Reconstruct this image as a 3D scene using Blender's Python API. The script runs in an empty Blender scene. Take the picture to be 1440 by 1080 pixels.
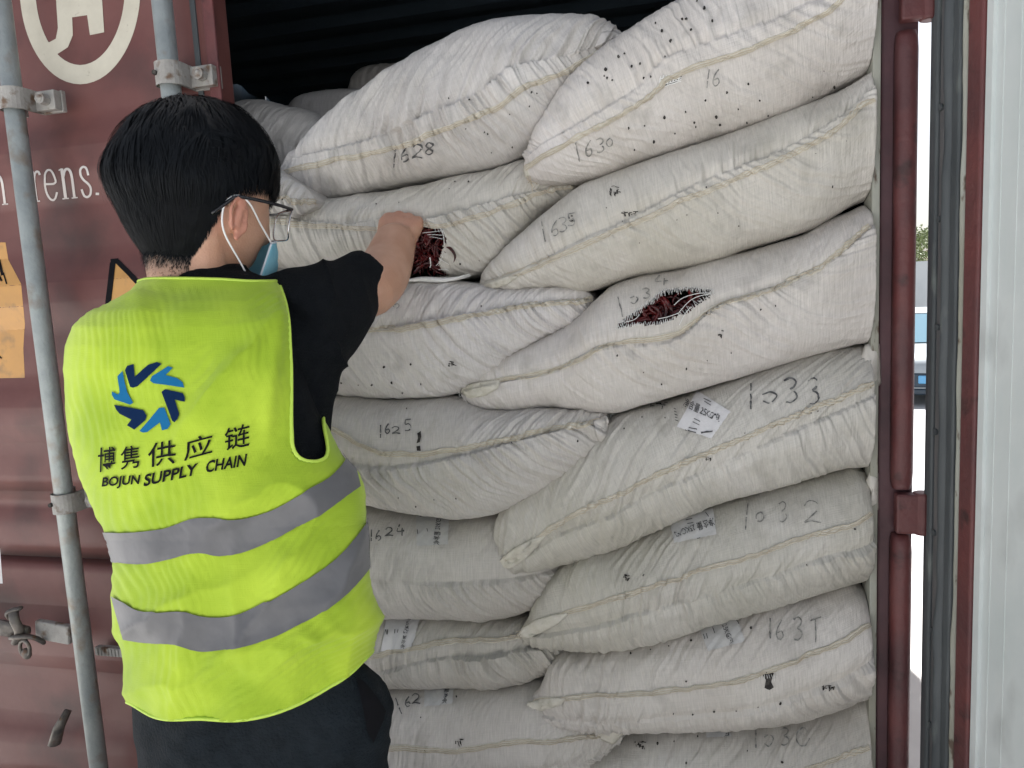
import bpy, bmesh, math, random
import numpy as np
from math import radians, sin, cos, pi, sqrt, atan2
from mathutils import Vector, Matrix
from mathutils.bvhtree import BVHTree
from mathutils.geometry import tessellate_polygon

scene = bpy.context.scene
COL = scene.collection
random.seed(7); rng = np.random.default_rng(7)

# ------------------------------------------------------------------ camera
PSI, PITCH, ROLL = radians(14), radians(6.9), radians(3.0)
CAM = np.array([0.87, -1.33, 1.44]); F = 1040.0
FW = np.array([-sin(PSI)*cos(PITCH), cos(PSI)*cos(PITCH), -sin(PITCH)])
R0 = np.array([cos(PSI), sin(PSI), 0.0]); U0 = np.cross(R0, FW)
RT = cos(ROLL)*R0 - sin(ROLL)*U0; UP = cos(ROLL)*U0 + sin(ROLL)*R0
cd = bpy.data.cameras.new('camera'); cam = bpy.data.objects.new('camera', cd); COL.objects.link(cam)
cd.sensor_width = 36; cd.lens = 36*F/1440; cd.clip_start = 0.02; cd.clip_end = 2000
cam.matrix_world = Matrix(((RT[0], UP[0], -FW[0], CAM[0]), (RT[1], UP[1], -FW[1], CAM[1]), (RT[2], UP[2], -FW[2], CAM[2]), (0, 0, 0, 1)))
scene.camera = cam

# ------------------------------------------------------------------ light
SUN = Vector((-0.14, 0.54, 0.82)).normalized()
w = bpy.data.worlds.new('World'); scene.world = w; w.use_nodes = True
wn = w.node_tree.nodes; wl = w.node_tree.links; wn.clear()
sky = wn.new('ShaderNodeTexSky'); sky.sky_type = 'NISHITA'; sky.sun_disc = False
sky.sun_elevation = math.asin(SUN.z); sky.sun_rotation = atan2(SUN.x, SUN.y)
sky.air_density = 1.0; sky.dust_density = 3.0; sky.ozone_density = 1.0
hs = wn.new('ShaderNodeHueSaturation'); hs.inputs['Saturation'].default_value = 0.38
bg = wn.new('ShaderNodeBackground'); bg.inputs['Strength'].default_value = 0.065
wo = wn.new('ShaderNodeOutputWorld')
wl.new(sky.outputs[0], hs.inputs['Color']); wl.new(hs.outputs[0], bg.inputs['Color']); wl.new(bg.outputs[0], wo.inputs['Surface'])
sd = bpy.data.lights.new('sun', 'SUN'); sd.energy = 5.0; sd.angle = radians(0.5); sd.color = (1, .985, .975)
so = bpy.data.objects.new('sun', sd); COL.objects.link(so); so.rotation_euler = SUN.to_track_quat('Z', 'Y').to_euler()
vs = scene.view_settings; vs.view_transform = 'Standard'; vs.look = 'None'; vs.gamma = 1; vs.exposure = 1.72

# ------------------------------------------------------------------ pixel <-> world
def atY(px, py, Y):
    d = FW*F + RT*(px-720) + UP*(540-py); return CAM + d*(Y-CAM[1])/d[1]
def atD(px, py, dep):
    return CAM + (FW*F + RT*(px-720) + UP*(540-py))*dep/F
def atZ(px, py, Z):
    d = FW*F + RT*(px-720) + UP*(540-py); return CAM + d*(Z-CAM[2])/d[2]
def proj(P):
    v = np.asarray(P)-CAM; d = v@FW
    return 720+F*(v@RT)/d, 540-F*(v@UP)/d, d

# ------------------------------------------------------------------ noise
def _h(ix, iy, s):
    h = (ix.astype(np.int64)*374761393 + iy.astype(np.int64)*668265263 + s*1442695041) & 0xffffffff
    h = ((h ^ (h >> 13))*1274126177) & 0xffffffff
    return ((h ^ (h >> 16)) & 0xffff)/65535.0
def vn(x, y, s=0):
    x, y = np.broadcast_arrays(np.asarray(x, float), np.asarray(y, float))
    ix = np.floor(x); iy = np.floor(y); fx = x-ix; fy = y-iy
    fx = fx*fx*(3-2*fx); fy = fy*fy*(3-2*fy)
    a = _h(ix, iy, s); b = _h(ix+1, iy, s); c = _h(ix, iy+1, s); d = _h(ix+1, iy+1, s)
    return (a*(1-fx)+b*fx)*(1-fy)+(c*(1-fx)+d*fx)*fy
def fbm(x, y, s=0, o=3):
    r = 0; a = .5
    for i in range(o): r = r+a*(vn(x, y, s+i*17)-.5); x = x*2.03; y = y*2.03; a *= .5
    return r
def ridge(x, y, s=0):
    return 1-np.abs(2*vn(x, y, s)-1)

# ------------------------------------------------------------------ mesh helpers
def mk(name, V, Fc, mat, parent=None, smooth=True, uv=None):
    me = bpy.data.meshes.new(name)
    V = np.asarray(V, dtype=np.float32)
    if isinstance(Fc, np.ndarray):
        n, k = Fc.shape
        me.vertices.add(len(V)); me.vertices.foreach_set('co', V.ravel())
        me.loops.add(n*k); me.loops.foreach_set('vertex_index', Fc.ravel().astype(np.int32))
        me.polygons.add(n); me.polygons.foreach_set('loop_start', np.arange(0, n*k, k, dtype=np.int32))
        me.update(calc_edges=True)
    else:
        me.from_pydata([tuple(map(float, v)) for v in V], [], [tuple(int(i) for i in f) for f in Fc])
    me.validate()
    if smooth: me.polygons.foreach_set('use_smooth', [True]*len(me.polygons))
    if uv is not None:
        l = me.uv_layers.new(name='UVMap'); idx = np.empty(len(me.loops), dtype=np.int32)
        me.loops.foreach_get('vertex_index', idx); l.data.foreach_set('uv', np.asarray(uv, dtype=np.float32)[idx].ravel())
    o = bpy.data.objects.new(name, me); COL.objects.link(o)
    if mat: me.materials.append(mat)
    if parent: o.parent = parent
    return o
def grid_faces(nu, nv, closeu=False, closev=False):
    a = np.arange(nu*nv).reshape(nu, nv)
    if closeu: a = np.vstack([a, a[:1]])
    if closev: a = np.hstack([a, a[:, :1]])
    return np.stack([a[:-1, :-1], a[1:, :-1], a[1:, 1:], a[:-1, 1:]], -1).reshape(-1, 4)
class MB:
    def __init__(s): s.v = []; s.f = []
    def add(s, V, Fc):
        b = len(s.v); s.v += [tuple(map(float, v)) for v in V]; s.f += [tuple(int(i)+b for i in f) for f in Fc]; return s
    def box(s, x0, x1, y0, y1, z0, z1):
        return s.add([(x, y, z) for x in (x0, x1) for y in (y0, y1) for z in (z0, z1)],
                     [(0, 1, 3, 2), (4, 6, 7, 5), (0, 4, 5, 1), (2, 3, 7, 6), (0, 2, 6, 4), (1, 5, 7, 3)])
    def obox(s, c, ax, ay, az, hx, hy, hz):
        c = np.array(c); V = [c+ax*i*hx+ay*j*hy+az*k*hz for i in (-1, 1) for j in (-1, 1) for k in (-1, 1)]
        return s.add(V, [(0, 1, 3, 2), (4, 6, 7, 5), (0, 4, 5, 1), (2, 3, 7, 6), (0, 2, 6, 4), (1, 5, 7, 3)])
    def tube(s, pts, rad, seg=12, flat=1.0, ref=(0, 0, 1), caps=True):
        pts = np.asarray(pts, float); n = len(pts); rad = np.broadcast_to(np.asarray(rad, float), (n,))
        T = np.gradient(pts, axis=0); T /= np.linalg.norm(T, axis=1)[:, None]+1e-12
        V = []; a = np.cross(T[0], ref)
        if np.linalg.norm(a) < 1e-3: a = np.cross(T[0], (1, 0, 0))
        a /= np.linalg.norm(a)
        for i in range(n):
            a = a - T[i]*(a@T[i]); a /= np.linalg.norm(a); b = np.cross(T[i], a)
            for k in range(seg):
                t = 2*pi*k/seg; V.append(pts[i]+rad[i]*(cos(t)*a+sin(t)*b*flat))
        Fc = [(i*seg+k, i*seg+(k+1) % seg, (i+1)*seg+(k+1) % seg, (i+1)*seg+k) for i in range(n-1) for k in range(seg)]
        if caps: Fc += [tuple(range(seg))[::-1], tuple((n-1)*seg+k for k in range(seg))]
        return s.add(V, Fc)
    def cap(s, pts, rad, seg=14, flat=1.0, ref=(0, 0, 1)):   # tube with domed ends
        pts = [np.array(p, float) for p in pts]; rad = list(rad)
        P = []; R = []
        d0 = pts[0]-pts[1]; d0 /= np.linalg.norm(d0); d1 = pts[-1]-pts[-2]; d1 /= np.linalg.norm(d1)
        for t in (85, 60, 35, 12): P.append(pts[0]+d0*rad[0]*sin(radians(t))); R.append(rad[0]*cos(radians(t)))
        P += pts; R += rad
        for t in (12, 35, 60, 85): P.append(pts[-1]+d1*rad[-1]*sin(radians(t))); R.append(rad[-1]*cos(radians(t)))
        return s.tube(P, R, seg, flat, ref)
    def ball(s, c, rx, ry=None, rz=None, n=16, R=None):
        ry = ry or rx; rz = rz or rx; V = []; c = np.array(c, float)
        for i in range(n+1):
            t = pi*i/n
            for k in range(2*n):
                p = pi*k/n; q = np.array((rx*sin(t)*cos(p), ry*sin(t)*sin(p), rz*cos(t)))
                V.append(c+(R@q if R is not None else q))
        Fc = [(i*2*n+k, (i+1)*2*n+k, (i+1)*2*n+(k+1) % (2*n), i*2*n+(k+1) % (2*n)) for i in range(n) for k in range(2*n)]
        return s.add(V, Fc)
    def build(s, name, mat, parent=None, smooth=False, bevel=0):
        o = mk(name, s.v, s.f, mat, parent, smooth)
        if bevel:
            m = o.modifiers.new('b', 'BEVEL'); m.width = bevel; m.segments = 2; m.limit_method = 'ANGLE'
        return o
def tag(o, label=None, cat=None, group=None, kind=None):
    if label: o['label'] = label
    if cat: o['category'] = cat
    if group: o['group'] = group
    if kind: o['kind'] = kind
    return o
def empty(name, loc=(0, 0, 0)):
    o = bpy.data.objects.new(name, None); COL.objects.link(o); o.location = loc; o.empty_display_size = .1
    return o
def adopt(parent, *kids):      # world-space children under a moved Empty
    for k in kids:
        k.parent = parent; k.matrix_parent_inverse = Matrix.Translation(-Vector(parent.location))
def smooth_line(p, n, closed=False):
    """Catmull-Rom through points, resampled to n by arc length"""
    p = np.asarray(p, float)
    q = np.vstack([2*p[0]-p[1], p, 2*p[-1]-p[-2]]); out = []
    for i in range(1, len(q)-2):
        t = np.linspace(0, 1, 16, endpoint=False)[:, None]
        a, b, c, d = q[i-1], q[i], q[i+1], q[i+2]
        out.append(.5*((2*b)+(-a+c)*t+(2*a-5*b+4*c-d)*t*t+(-a+3*b-3*c+d)*t**3))
    out = np.vstack(out+[p[-1:]])
    s = np.r_[0, np.cumsum(np.linalg.norm(np.diff(out, axis=0), axis=1))]
    t = np.linspace(0, s[-1], n)
    return np.stack([np.interp(t, s, out[:, k]) for k in range(out.shape[1])], 1)
def lin_line(p, n):
    p = np.asarray(p, float); s = np.r_[0, np.cumsum(np.linalg.norm(np.diff(p, axis=0), axis=1))]
    t = np.linspace(0, s[-1], n); return np.stack([np.interp(t, s, p[:, k]) for k in range(p.shape[1])], 1)
def inpoly(X, Y, poly):
    poly = np.asarray(poly, float); r = np.zeros(np.shape(X), bool); n = len(poly)
    for i in range(n):
        x0, y0 = poly[i]; x1, y1 = poly[(i+1) % n]
        if y0 == y1: continue
        c = ((y0 > Y) != (y1 > Y)) & (X < (x1-x0)*(Y-y0)/(y1-y0)+x0); r ^= c
    return r

# ------------------------------------------------------------------ projecting marks onto surfaces
class Surf:
    def __init__(s, V, Fc):
        s.b = BVHTree.FromPolygons([tuple(map(float, v)) for v in V], [tuple(int(i) for i in f) for f in Fc])
    def hit(s, px, py, off=0.0):
        d = Vector(FW*F + RT*(px-720) + UP*(540-py)).normalized()
        h = s.b.ray_cast(Vector(CAM), d)
        if h[0] is None: return None
        n = h[1]
        if n.dot(d) > 0: n = -n
        return np.array(h[0]+n*off), np.array(n)
def ribbon_data(surf, line, wpx, off, n=None, wob=0, step=3.0):
    """thin band painted on a surface along a pixel polyline"""
    line = np.asarray(line, float); L = np.sum(np.linalg.norm(np.diff(line, axis=0), axis=1))
    n = n or max(3, int(L/step)); p = lin_line(line, n); t = np.gradient(p, axis=0); t /= np.linalg.norm(t, axis=1)[:, None]+1e-9
    nr = np.stack([-t[:, 1], t[:, 0]], 1); ww = np.broadcast_to(wpx, (n,))
    V = []; Fc = []; prev = False
    for i in range(n):
        a = surf.hit(*(p[i]+nr[i]*ww[i]/2), off); b = surf.hit(*(p[i]-nr[i]*ww[i]/2), off)
        if a is None or b is None: prev = False; continue
        V += [a[0], b[0]]
        if prev: k = len(V); Fc.append((k-4, k-3, k-1, k-2))
        prev = True
    return V, Fc
def patch_data(surf, top, bot, nu, nv, off):
    T = lin_line(top, nu); B = lin_line(bot, nu); V = []; ok = []
    for i in range(nu):
        for j in range(nv):
            q = T[i]+(B[i]-T[i])*j/(nv-1); h = surf.hit(q[0], q[1], off)
            ok.append(h is not None); V.append(h[0] if h else (0, 0, 0))
    full = [all(ok[i*nv:(i+1)*nv]) for i in range(nu)]; best = (0, 0); i = 0
    while i < nu:
        j = i
        while j < nu and full[j]: j += 1
        if j-i > best[1]-best[0]: best = (i, j)
        i = max(j, i+1)
    a, z = best
    if z-a < 2: return V, [f for f in grid_faces(nu, nv) if all(ok[k] for k in f)]
    return V[a*nv:z*nv], [tuple(f) for f in grid_faces(z-a, nv)]
def poly_data(surf, polys, off, cell=2.5):
    """filled pixel polygons laid on a surface"""
    V = []; Fc = []
    for poly in polys:
        bm = bmesh.new(); vs_ = [bm.verts.new((x, y, 0)) for x, y in poly]
        for t_ in tessellate_polygon([[Vector((x, y, 0)) for x, y in poly]]): bm.faces.new([vs_[i] for i in t_])
        refine(bm, cell); emit(bm, surf, off, V, Fc); bm.free()
    return V, Fc
def refine(bm, cell):
    for _ in range(6):
        e = [e for e in bm.edges if (e.verts[0].co-e.verts[1].co).length > cell]
        if not e: break
        bmesh.ops.subdivide_edges(bm, edges=e, cuts=1); bmesh.ops.triangulate(bm, faces=[f for f in bm.faces if len(f.verts) > 3])
def emit(bm, surf, off, V, Fc, fn=None):
    bm.verts.index_update(); bm.verts.ensure_lookup_table(); b = len(V); ok = []
    for v in bm.verts:
        x, y = (v.co.x, v.co.y) if fn is None else fn(v.co.x, v.co.y)
        h = surf.hit(x, y, off); ok.append(h is not None); V.append(h[0] if h else (0, 0, 0))
    for f in bm.faces:
        ids = [v.index for v in f.verts]
        if all(ok[i] for i in ids): Fc.append(tuple(b+i for i in ids))
_tc = {}
def text_bm(s, bold=0.0, serif=False):
    key = (s, bold)
    cu = bpy.data.curves.new('txt', 'FONT'); cu.body = s; cu.size = 1; cu.offset = bold; cu.resolution_u = 3
    o = bpy.data.objects.new('txt', cu); COL.objects.link(o)
    dg = bpy.context.evaluated_depsgraph_get(); me = bpy.data.meshes.new_from_object(o.evaluated_get(dg))
    bpy.data.objects.remove(o); bm = bmesh.new(); bm.from_mesh(me); bpy.data.meshes.remove(me)
    bmesh.ops.remove_doubles(bm, verts=bm.verts, dist=1e-5)
    if not bm.verts: return bm
    xs = [v.co.x for v in bm.verts]; ys = [v.co.y for v in bm.verts]
    x0, x1, y0, y1 = min(xs), max(xs), min(ys), max(ys)
    for v in bm.verts: v.co.x = (v.co.x-x0)/(x1-x0); v.co.y = (v.co.y-y0)/(y1-y0); v.co.z = 0
    return bm
def text_data(surf, s, quad, off, bold=0.0, cell=3.0):
    """text stretched in the pixel quad (bottom-left, bottom-right, top-right, top-left)"""
    q = [np.array(p, float) for p in quad]; bm = text_bm(s, bold); V = []; Fc = []
    w_ = np.linalg.norm(q[1]-q[0]); h_ = np.linalg.norm(q[3]-q[0])
    for v in bm.verts: v.co.x *= w_; v.co.y *= h_
    refine(bm, cell)
    def fn(x, y):
        u = x/w_; v = y/h_; p = (q[0]*(1-u)+q[1]*u)*(1-v)+(q[3]*(1-u)+q[2]*u)*v; return p[0], p[1]
    emit(bm, surf, off, V, Fc, fn); bm.free(); return V, Fc
def merge(*parts):
    V = []; Fc = []
    for v, f in parts:
        b = len(V); V += list(v); Fc += [tuple(i+b for i in q) for q in f]
    return V, Fc

# ------------------------------------------------------------------ materials
def nodes(name):
    m = bpy.data.materials.new(name); m.use_nodes = True; n = m.node_tree.nodes; n.clear()
    o = n.new('ShaderNodeOutputMaterial'); b = n.new('ShaderNodeBsdfPrincipled'); m.node_tree.links.new(b.outputs[0], o.inputs[0])
    return m, n, m.node_tree.links, b
def pmat(name, col, rough=.6, var=None, vscale=6, bump=0, bscale=60, metal=0, coords='Object', stretch=(1, 1, 1), detail=6, contrast=(.35, .65), spec=.5, sheen=0, dirt=None, dscale=15, dthr=(.6, .7)):
    m, n, l, b = nodes(name)
    b.inputs['Roughness'].default_value = rough; b.inputs['Metallic'].default_value = metal
    b.inputs['Specular IOR Level'].default_value = spec; b.inputs['Sheen Weight'].default_value = sheen
    tc = n.new('ShaderNodeTexCoord'); mp = n.new('ShaderNodeMapping'); mp.inputs['Scale'].default_value = stretch
    l.new(tc.outputs[coords], mp.inputs[0]); col4 = (*col, 1); b.inputs['Base Color'].default_value = col4; src = None
    if var:
        t = n.new('ShaderNodeTexNoise'); t.inputs['Scale'].default_value = vscale; t.inputs['Detail'].default_value = detail; t.inputs['Roughness'].default_value = .6
        l.new(mp.outputs[0], t.inputs['Vector']); r = n.new('ShaderNodeValToRGB')
        r.color_ramp.elements[0].position = contrast[0]; r.color_ramp.elements[1].position = contrast[1]
        r.color_ramp.elements[0].color = col4; r.color_ramp.elements[1].color = (*var, 1)
        l.new(t.outputs[0], r.inputs[0]); src = r.outputs[0]; l.new(src, b.inputs['Base Color'])
    if dirt:
        t = n.new('ShaderNodeTexNoise'); t.inputs['Scale'].default_value = dscale; t.inputs['Detail'].default_value = 8
        l.new(mp.outputs[0], t.inputs['Vector']); r = n.new('ShaderNodeValToRGB')
        r.color_ramp.elements[0].position = dthr[0]; r.color_ramp.elements[1].position = dthr[1]
        l.new(t.outputs[0], r.inputs[0]); mx = n.new('ShaderNodeMix'); mx.data_type = 'RGBA'
        l.new(r.outputs[0], mx.inputs[0]); mx.inputs[6].default_value = col4; mx.inputs[7].default_value = (*dirt, 1)
        if src: l.new(src, mx.inputs[6])
        l.new(mx.outputs[2], b.inputs['Base Color'])
    if bump:
        t = n.new('ShaderNodeTexNoise'); t.inputs['Scale'].default_value = bscale; t.inputs['Detail'].default_value = 5
        l.new(mp.outputs[0], t.inputs['Vector']); u = n.new('ShaderNodeBump'); u.inputs['Strength'].default_value = bump; u.inputs['Distance'].default_value = .004
        l.new(t.outputs[0], u.inputs['Height']); l.new(u.outputs[0], b.inputs['Normal'])
    return m
def sack_material(name, a, bcol, dirtc):
    m, n, l, b = nodes(name); b.inputs['Roughness'].default_value = .5; b.inputs['Specular IOR Level'].default_value = .5
    tc = n.new('ShaderNodeTexCoord')
    def nz(scale, st, coords='UV', det=5):
        mp = n.new('ShaderNodeMapping'); mp.inputs['Scale'].default_value = st; l.new(tc.outputs[coords], mp.inputs[0])
        t = n.new('ShaderNodeTexNoise'); t.inputs['Scale'].default_value = scale; t.inputs['Detail'].default_value = det
        l.new(mp.outputs[0], t.inputs['Vector']); return t.outputs[0]
    def ramp(s, p0, p1, c0, c1):
        r = n.new('ShaderNodeValToRGB'); e = r.color_ramp.elements; e[0].position = p0; e[1].position = p1
        e[0].color = (*c0, 1); e[1].color = (*c1, 1); l.new(s, r.inputs[0]); return r.outputs[0]
    base = ramp(nz(7, (1, 1, 1), 'Object'), .35, .68, a, bcol)
    thread = ramp(nz(1, (420, 26, 1), det=2), .3, .75, (.87, .87, .865), (1.06, 1.06, 1.06))
    thread2 = ramp(nz(1, (22, 380, 1), det=2), .3, .75, (.95, .95, .95), (1.03, 1.03, 1.03))
    def mul(x, y):
        q = n.new('ShaderNodeMix'); q.data_type = 'RGBA'; q.blend_type = 'MULTIPLY'; q.inputs[0].default_value = 1
        l.new(x, q.inputs[6]); l.new(y, q.inputs[7]); return q.outputs[2]
    oi = n.new('ShaderNodeObjectInfo'); tone = ramp(oi.outputs['Random'], 0, 1, (.90, .90, .88), (1.06, 1.05, 1.05))
    blot = ramp(nz(2.2, (1, 1, 1), 'Object', 6), .38, .66, (.93, .92, .88), (1.04, 1.04, 1.05))
    c = mul(mul(mul(mul(base, thread), thread2), tone), blot)
    q = n.new('ShaderNodeMix'); q.data_type = 'RGBA'; l.new(ramp(nz(17, (1, 1, 1), 'Object', 8), .58, .76, (0, 0, 0), (.8, .8, .8)), q.inputs[0])
    l.new(c, q.inputs[6]); q.inputs[7].default_value = (*dirtc, 1); l.new(q.outputs[2], b.inputs['Base Color'])
    ad = n.new('ShaderNodeMath'); ad.operation = 'ADD'; l.new(nz(1, (520, 14, 1), det=3), ad.inputs[0]); l.new(nz(1, (18, 560, 1), det=2), ad.inputs[1])
    ad2 = n.new('ShaderNodeMath'); ad2.operation = 'MULTIPLY_ADD'; l.new(nz(1, (150, 26, 1), det=4), ad2.inputs[0]); ad2.inputs[1].default_value = 2.2; l.new(ad.outputs[0], ad2.inputs[2])
    bu = n.new('ShaderNodeBump'); bu.inputs['Strength'].default_value = .55; bu.inputs['Distance'].default_value = .0016
    l.new(ad2.outputs[0], bu.inputs['Height']); l.new(bu.outputs[0], b.inputs['Normal'])
    return m
M = {}
M['sack'] = sack_material('woven_polypropylene', (.555, .525, .50), (.635, .61, .59), (.38, .355, .325))
M['sack_green'] = sack_material('woven_polypropylene_aged', (.52, .50, .455), (.605, .582, .55), (.36, .34, .30))
M['sack_grey'] = sack_material('woven_polypropylene_grey', (.575, .552, .545), (.65, .63, .62), (.41, .39, .37))
M['hem'] = pmat('hem_fabric', (.55, .52, .44), .7, var=(.64, .61, .54), vscale=60, bump=.5, bscale=400)
M['thread'] = pmat('sewing_thread', (.50, .42, .31), .8, var=(.64, .57, .46), vscale=90)
M['fray'] = pmat('frayed_fibre', (.72, .72, .70), .5)
M['ink'] = pmat('marker_ink', (.05, .05, .055), .6, var=(.17, .17, .165), vscale=130, contrast=(.40, .62))
M['faintink'] = pmat('faded_marker_ink', (.10, .10, .10), .6, var=(.36, .35, .32), vscale=140, contrast=(.35, .6))
M['paper'] = pmat('printed_paper', (.60, .59, .60), .55, var=(.68, .67, .68), vscale=30, bump=.3, bscale=90)
M['oldpaper'] = pmat('worn_printed_paper', (.50, .50, .50), .6, var=(.57, .56, .55), vscale=40, bump=.3, bscale=90)
M['print'] = pmat('printed_text', (.06, .06, .065), .6)
M['hole'] = pmat('dark_hole', (.018, .015, .014), .9, var=(.10, .09, .08), vscale=160, contrast=(.45, .75))
M['chilli'] = pmat('dried_chilli_skin', (.115, .008, .008), .3, var=(.025, .004, .005), vscale=40, bump=.6, bscale=160)
M['maroon'] = pmat('container_paint', (.110, .035, .032), .5, var=(.155, .062, .054), vscale=3.5, bump=.12, bscale=40, dirt=(.062, .027, .025), dscale=6, dthr=(.50, .72), spec=.45)
M['redpaint'] = pmat('corner_paint', (.150, .042, .040), .55, var=(.085, .030, .032), vscale=7, bump=.5, bscale=70, dirt=(.05, .02, .02), dscale=26, dthr=(.58, .72))
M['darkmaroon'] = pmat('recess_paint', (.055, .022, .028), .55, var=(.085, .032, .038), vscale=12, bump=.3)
M['galv'] = pmat('galvanised_steel', (.27, .30, .30), .5, var=(.37, .40, .39), vscale=16, metal=.35, bump=.35, bscale=120, dirt=(.27, .24, .20), dscale=22, dthr=(.56, .72))
M['paleplate'] = pmat('painted_bracket', (.34, .33, .31), .6, var=(.26, .25, .235), vscale=30, bump=.4, bscale=120, dirt=(.13, .08, .05), dscale=45, dthr=(.54, .68))
M['darksteel'] = pmat('worn_steel', (.08, .075, .07), .5, var=(.20, .18, .16), vscale=30, metal=.5, bump=.4, bscale=90, dirt=(.14, .08, .05), dscale=40)
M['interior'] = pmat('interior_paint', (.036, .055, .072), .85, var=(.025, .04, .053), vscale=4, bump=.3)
M['rubber'] = pmat('door_gasket_rubber', (.045, .053, .058), .55, var=(.085, .095, .10), vscale=14, stretch=(1, 1, .25), bump=.3, dirt=(.16, .18, .17), dscale=30, dthr=(.6, .75))
M['retainer'] = pmat('gasket_retainer', (.115, .115, .12), .5, var=(.17, .165, .165), vscale=20, stretch=(1, 1, .2), metal=.3)
M['whitedoor'] = pmat('inner_door_paint', (.58, .63, .62), .55, var=(.70, .73, .72), vscale=5, stretch=(1, 1, .6), bump=.15, bscale=14, dirt=(.42, .45, .44), dscale=10, dthr=(.52, .75))
M['lining'] = pmat('plywood_edge', (.36, .37, .33), .7, var=(.26, .25, .20), vscale=12, stretch=(1, 1, .3), bump=.5, dirt=(.10, .07, .05), dscale=60, dthr=(.6, .66))
M['letter'] = pmat('white_lettering', (.58, .55, .53), .6, var=(.50, .46, .44), vscale=30)
M['emblem'] = pmat('cream_emblem_paint', (.56, .53, .44), .6, var=(.49, .46, .38), vscale=20, dirt=(.36, .32, .26), dscale=60, dthr=(.66, .72))
M['yellow'] = pmat('yellow_sticker', (.55, .29, .085), .5, var=(.47, .25, .08), vscale=12, dirt=(.30, .18, .08), dscale=26, dthr=(.58, .75))
M['black'] = pmat('black_print', (.008, .008, .010), .8, spec=.1)
M['hivis'] = None
M['tape'] = pmat('reflective_tape', (.092, .093, .100), .5, var=(.125, .125, .133), vscale=10, metal=0, bump=.15, bscale=40, sheen=.2)
M['piping'] = pmat('vest_binding', (.52, .72, .09), .6, bump=.4, bscale=200)
M['shirt'] = pmat('black_cotton', (.0045, .0058, .0075), .9, var=(.007, .0085, .0105), vscale=60, bump=.7, bscale=300, spec=.12)
M['trousers'] = pmat('navy_trouser_cloth', (.0075, .011, .0145), .85, var=(.012, .017, .022), vscale=40, bump=.7, bscale=260, spec=.15)
M['skin'] = None
M['hair'] = pmat('black_hair', (.0028, .0036, .005), .6, var=(.005, .0065, .0085), vscale=30, spec=.12)
M['mask'] = pmat('blue_face_mask', (.22, .53, .68), .8, var=(.28, .60, .74), vscale=40, bump=.2, bscale=220)
M['maskwhite'] = pmat('mask_edge', (.62, .68, .74), .8)
M['loop'] = pmat('white_ear_loop', (.78, .78, .78), .8)
M['frame'] = pmat('black_glasses_frame', (.015, .015, .018), .25)
M['silver'] = pmat('silver_rim', (.7, .7, .72), .25, metal=.9)
M['navy'] = pmat('navy_logo_print', (.003, .018, .065), .8, spec=.1)
M['blue'] = pmat('blue_logo_print', (.012, .14, .31), .8, spec=.1)
M['shoe'] = pmat('black_shoe', (.02, .02, .02), .5)
M['concrete'] = pmat('pale_concrete', (.47, .455, .43), .85, var=(.54, .525, .50), vscale=3, bump=.3, bscale=40, dirt=(.33, .33, .32), dscale=5)
M['yard'] = pmat('yard_ground', (.36, .365, .37), .9, var=(.43, .43, .43), vscale=.8, bump=.3, bscale=20)
M['wallpale'] = pmat('pale_wall_render', (.40, .42, .43), .8, var=(.46, .475, .48), vscale=2)
M['carpaint'] = pmat('silver_car_paint', (.38, .41, .43), .3, metal=.4)
M['cardark'] = pmat('dark_blue_car_plastic', (.012, .03, .05), .4)
M['tyre'] = pmat('tyre_rubber', (.02, .02, .02), .8)
M['plate'] = pmat('blue_number_plate', (.10, .32, .55), .4)
M['headlight'] = pmat('headlight_lens', (.6, .62, .65), .1)
M['leaf'] = pmat('foliage', (.075, .11, .03), .6, var=(.12, .14, .045), vscale=3)
M['bark'] = pmat('bark', (.10, .075, .05), .9, bump=.6, bscale=20)
def glassmat(name, tint, alpha):
    m, n, l, b = nodes(name); b.inputs['Base Color'].default_value = (*tint, 1); b.inputs['Roughness'].default_value = .05
    b.inputs['Transmission Weight'].default_value = alpha; b.inputs['IOR'].default_value = 1.02; return m
M['lens'] = glassmat('clear_lens', (.93, .95, .97), .97)
M['carglass'] = pmat('car_glass', (.08, .16, .21), .08)
def hivis():
    m, n, l, b = nodes('hi_vis_fabric'); b.inputs['Roughness'].default_value = .75; b.inputs['Specular IOR Level'].default_value = .2; b.inputs['Sheen Weight'].default_value = .15
    tc = n.new('ShaderNodeTexCoord')
    t = n.new('ShaderNodeTexNoise'); t.inputs['Scale'].default_value = 9; t.inputs['Detail'].default_value = 4; l.new(tc.outputs['Object'], t.inputs['Vector'])
    r = n.new('ShaderNodeValToRGB'); e = r.color_ramp.elements; e[0].position = .38; e[1].position = .64; e[0].color = (.32, .47, .028, 1); e[1].color = (.46, .62, .048, 1)
    l.new(t.outputs[0], r.inputs[0]); l.new(r.outputs[0], b.inputs['Base Color'])
    # knitted mesh: fine rows of tiny openings
    h = None
    for st in ((900, 0), (0, 700)):
        wv = n.new('ShaderNodeTexNoise'); mp = n.new('ShaderNodeMapping'); mp.inputs['Scale'].default_value = (st[0] or 60, st[1] or 60, 1); l.new(tc.outputs['UV'], mp.inputs[0]); l.new(mp.outputs[0], wv.inputs['Vector']); wv.inputs['Scale'].default_value = 1
        if h is None: h = wv.outputs[0]
        else:
            a = n.new('ShaderNodeMath'); l.new(h, a.inputs[0]); l.new(wv.outputs[0], a.inputs[1]); h = a.outputs[0]
    bu = n.new('ShaderNodeBump'); bu.inputs['Strength'].default_value = .45; bu.inputs['Distance'].default_value = .0008; l.new(h, bu.inputs['Height']); l.new(bu.outputs[0], b.inputs['Normal'])
    return m
M['hivis'] = hivis()
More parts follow.
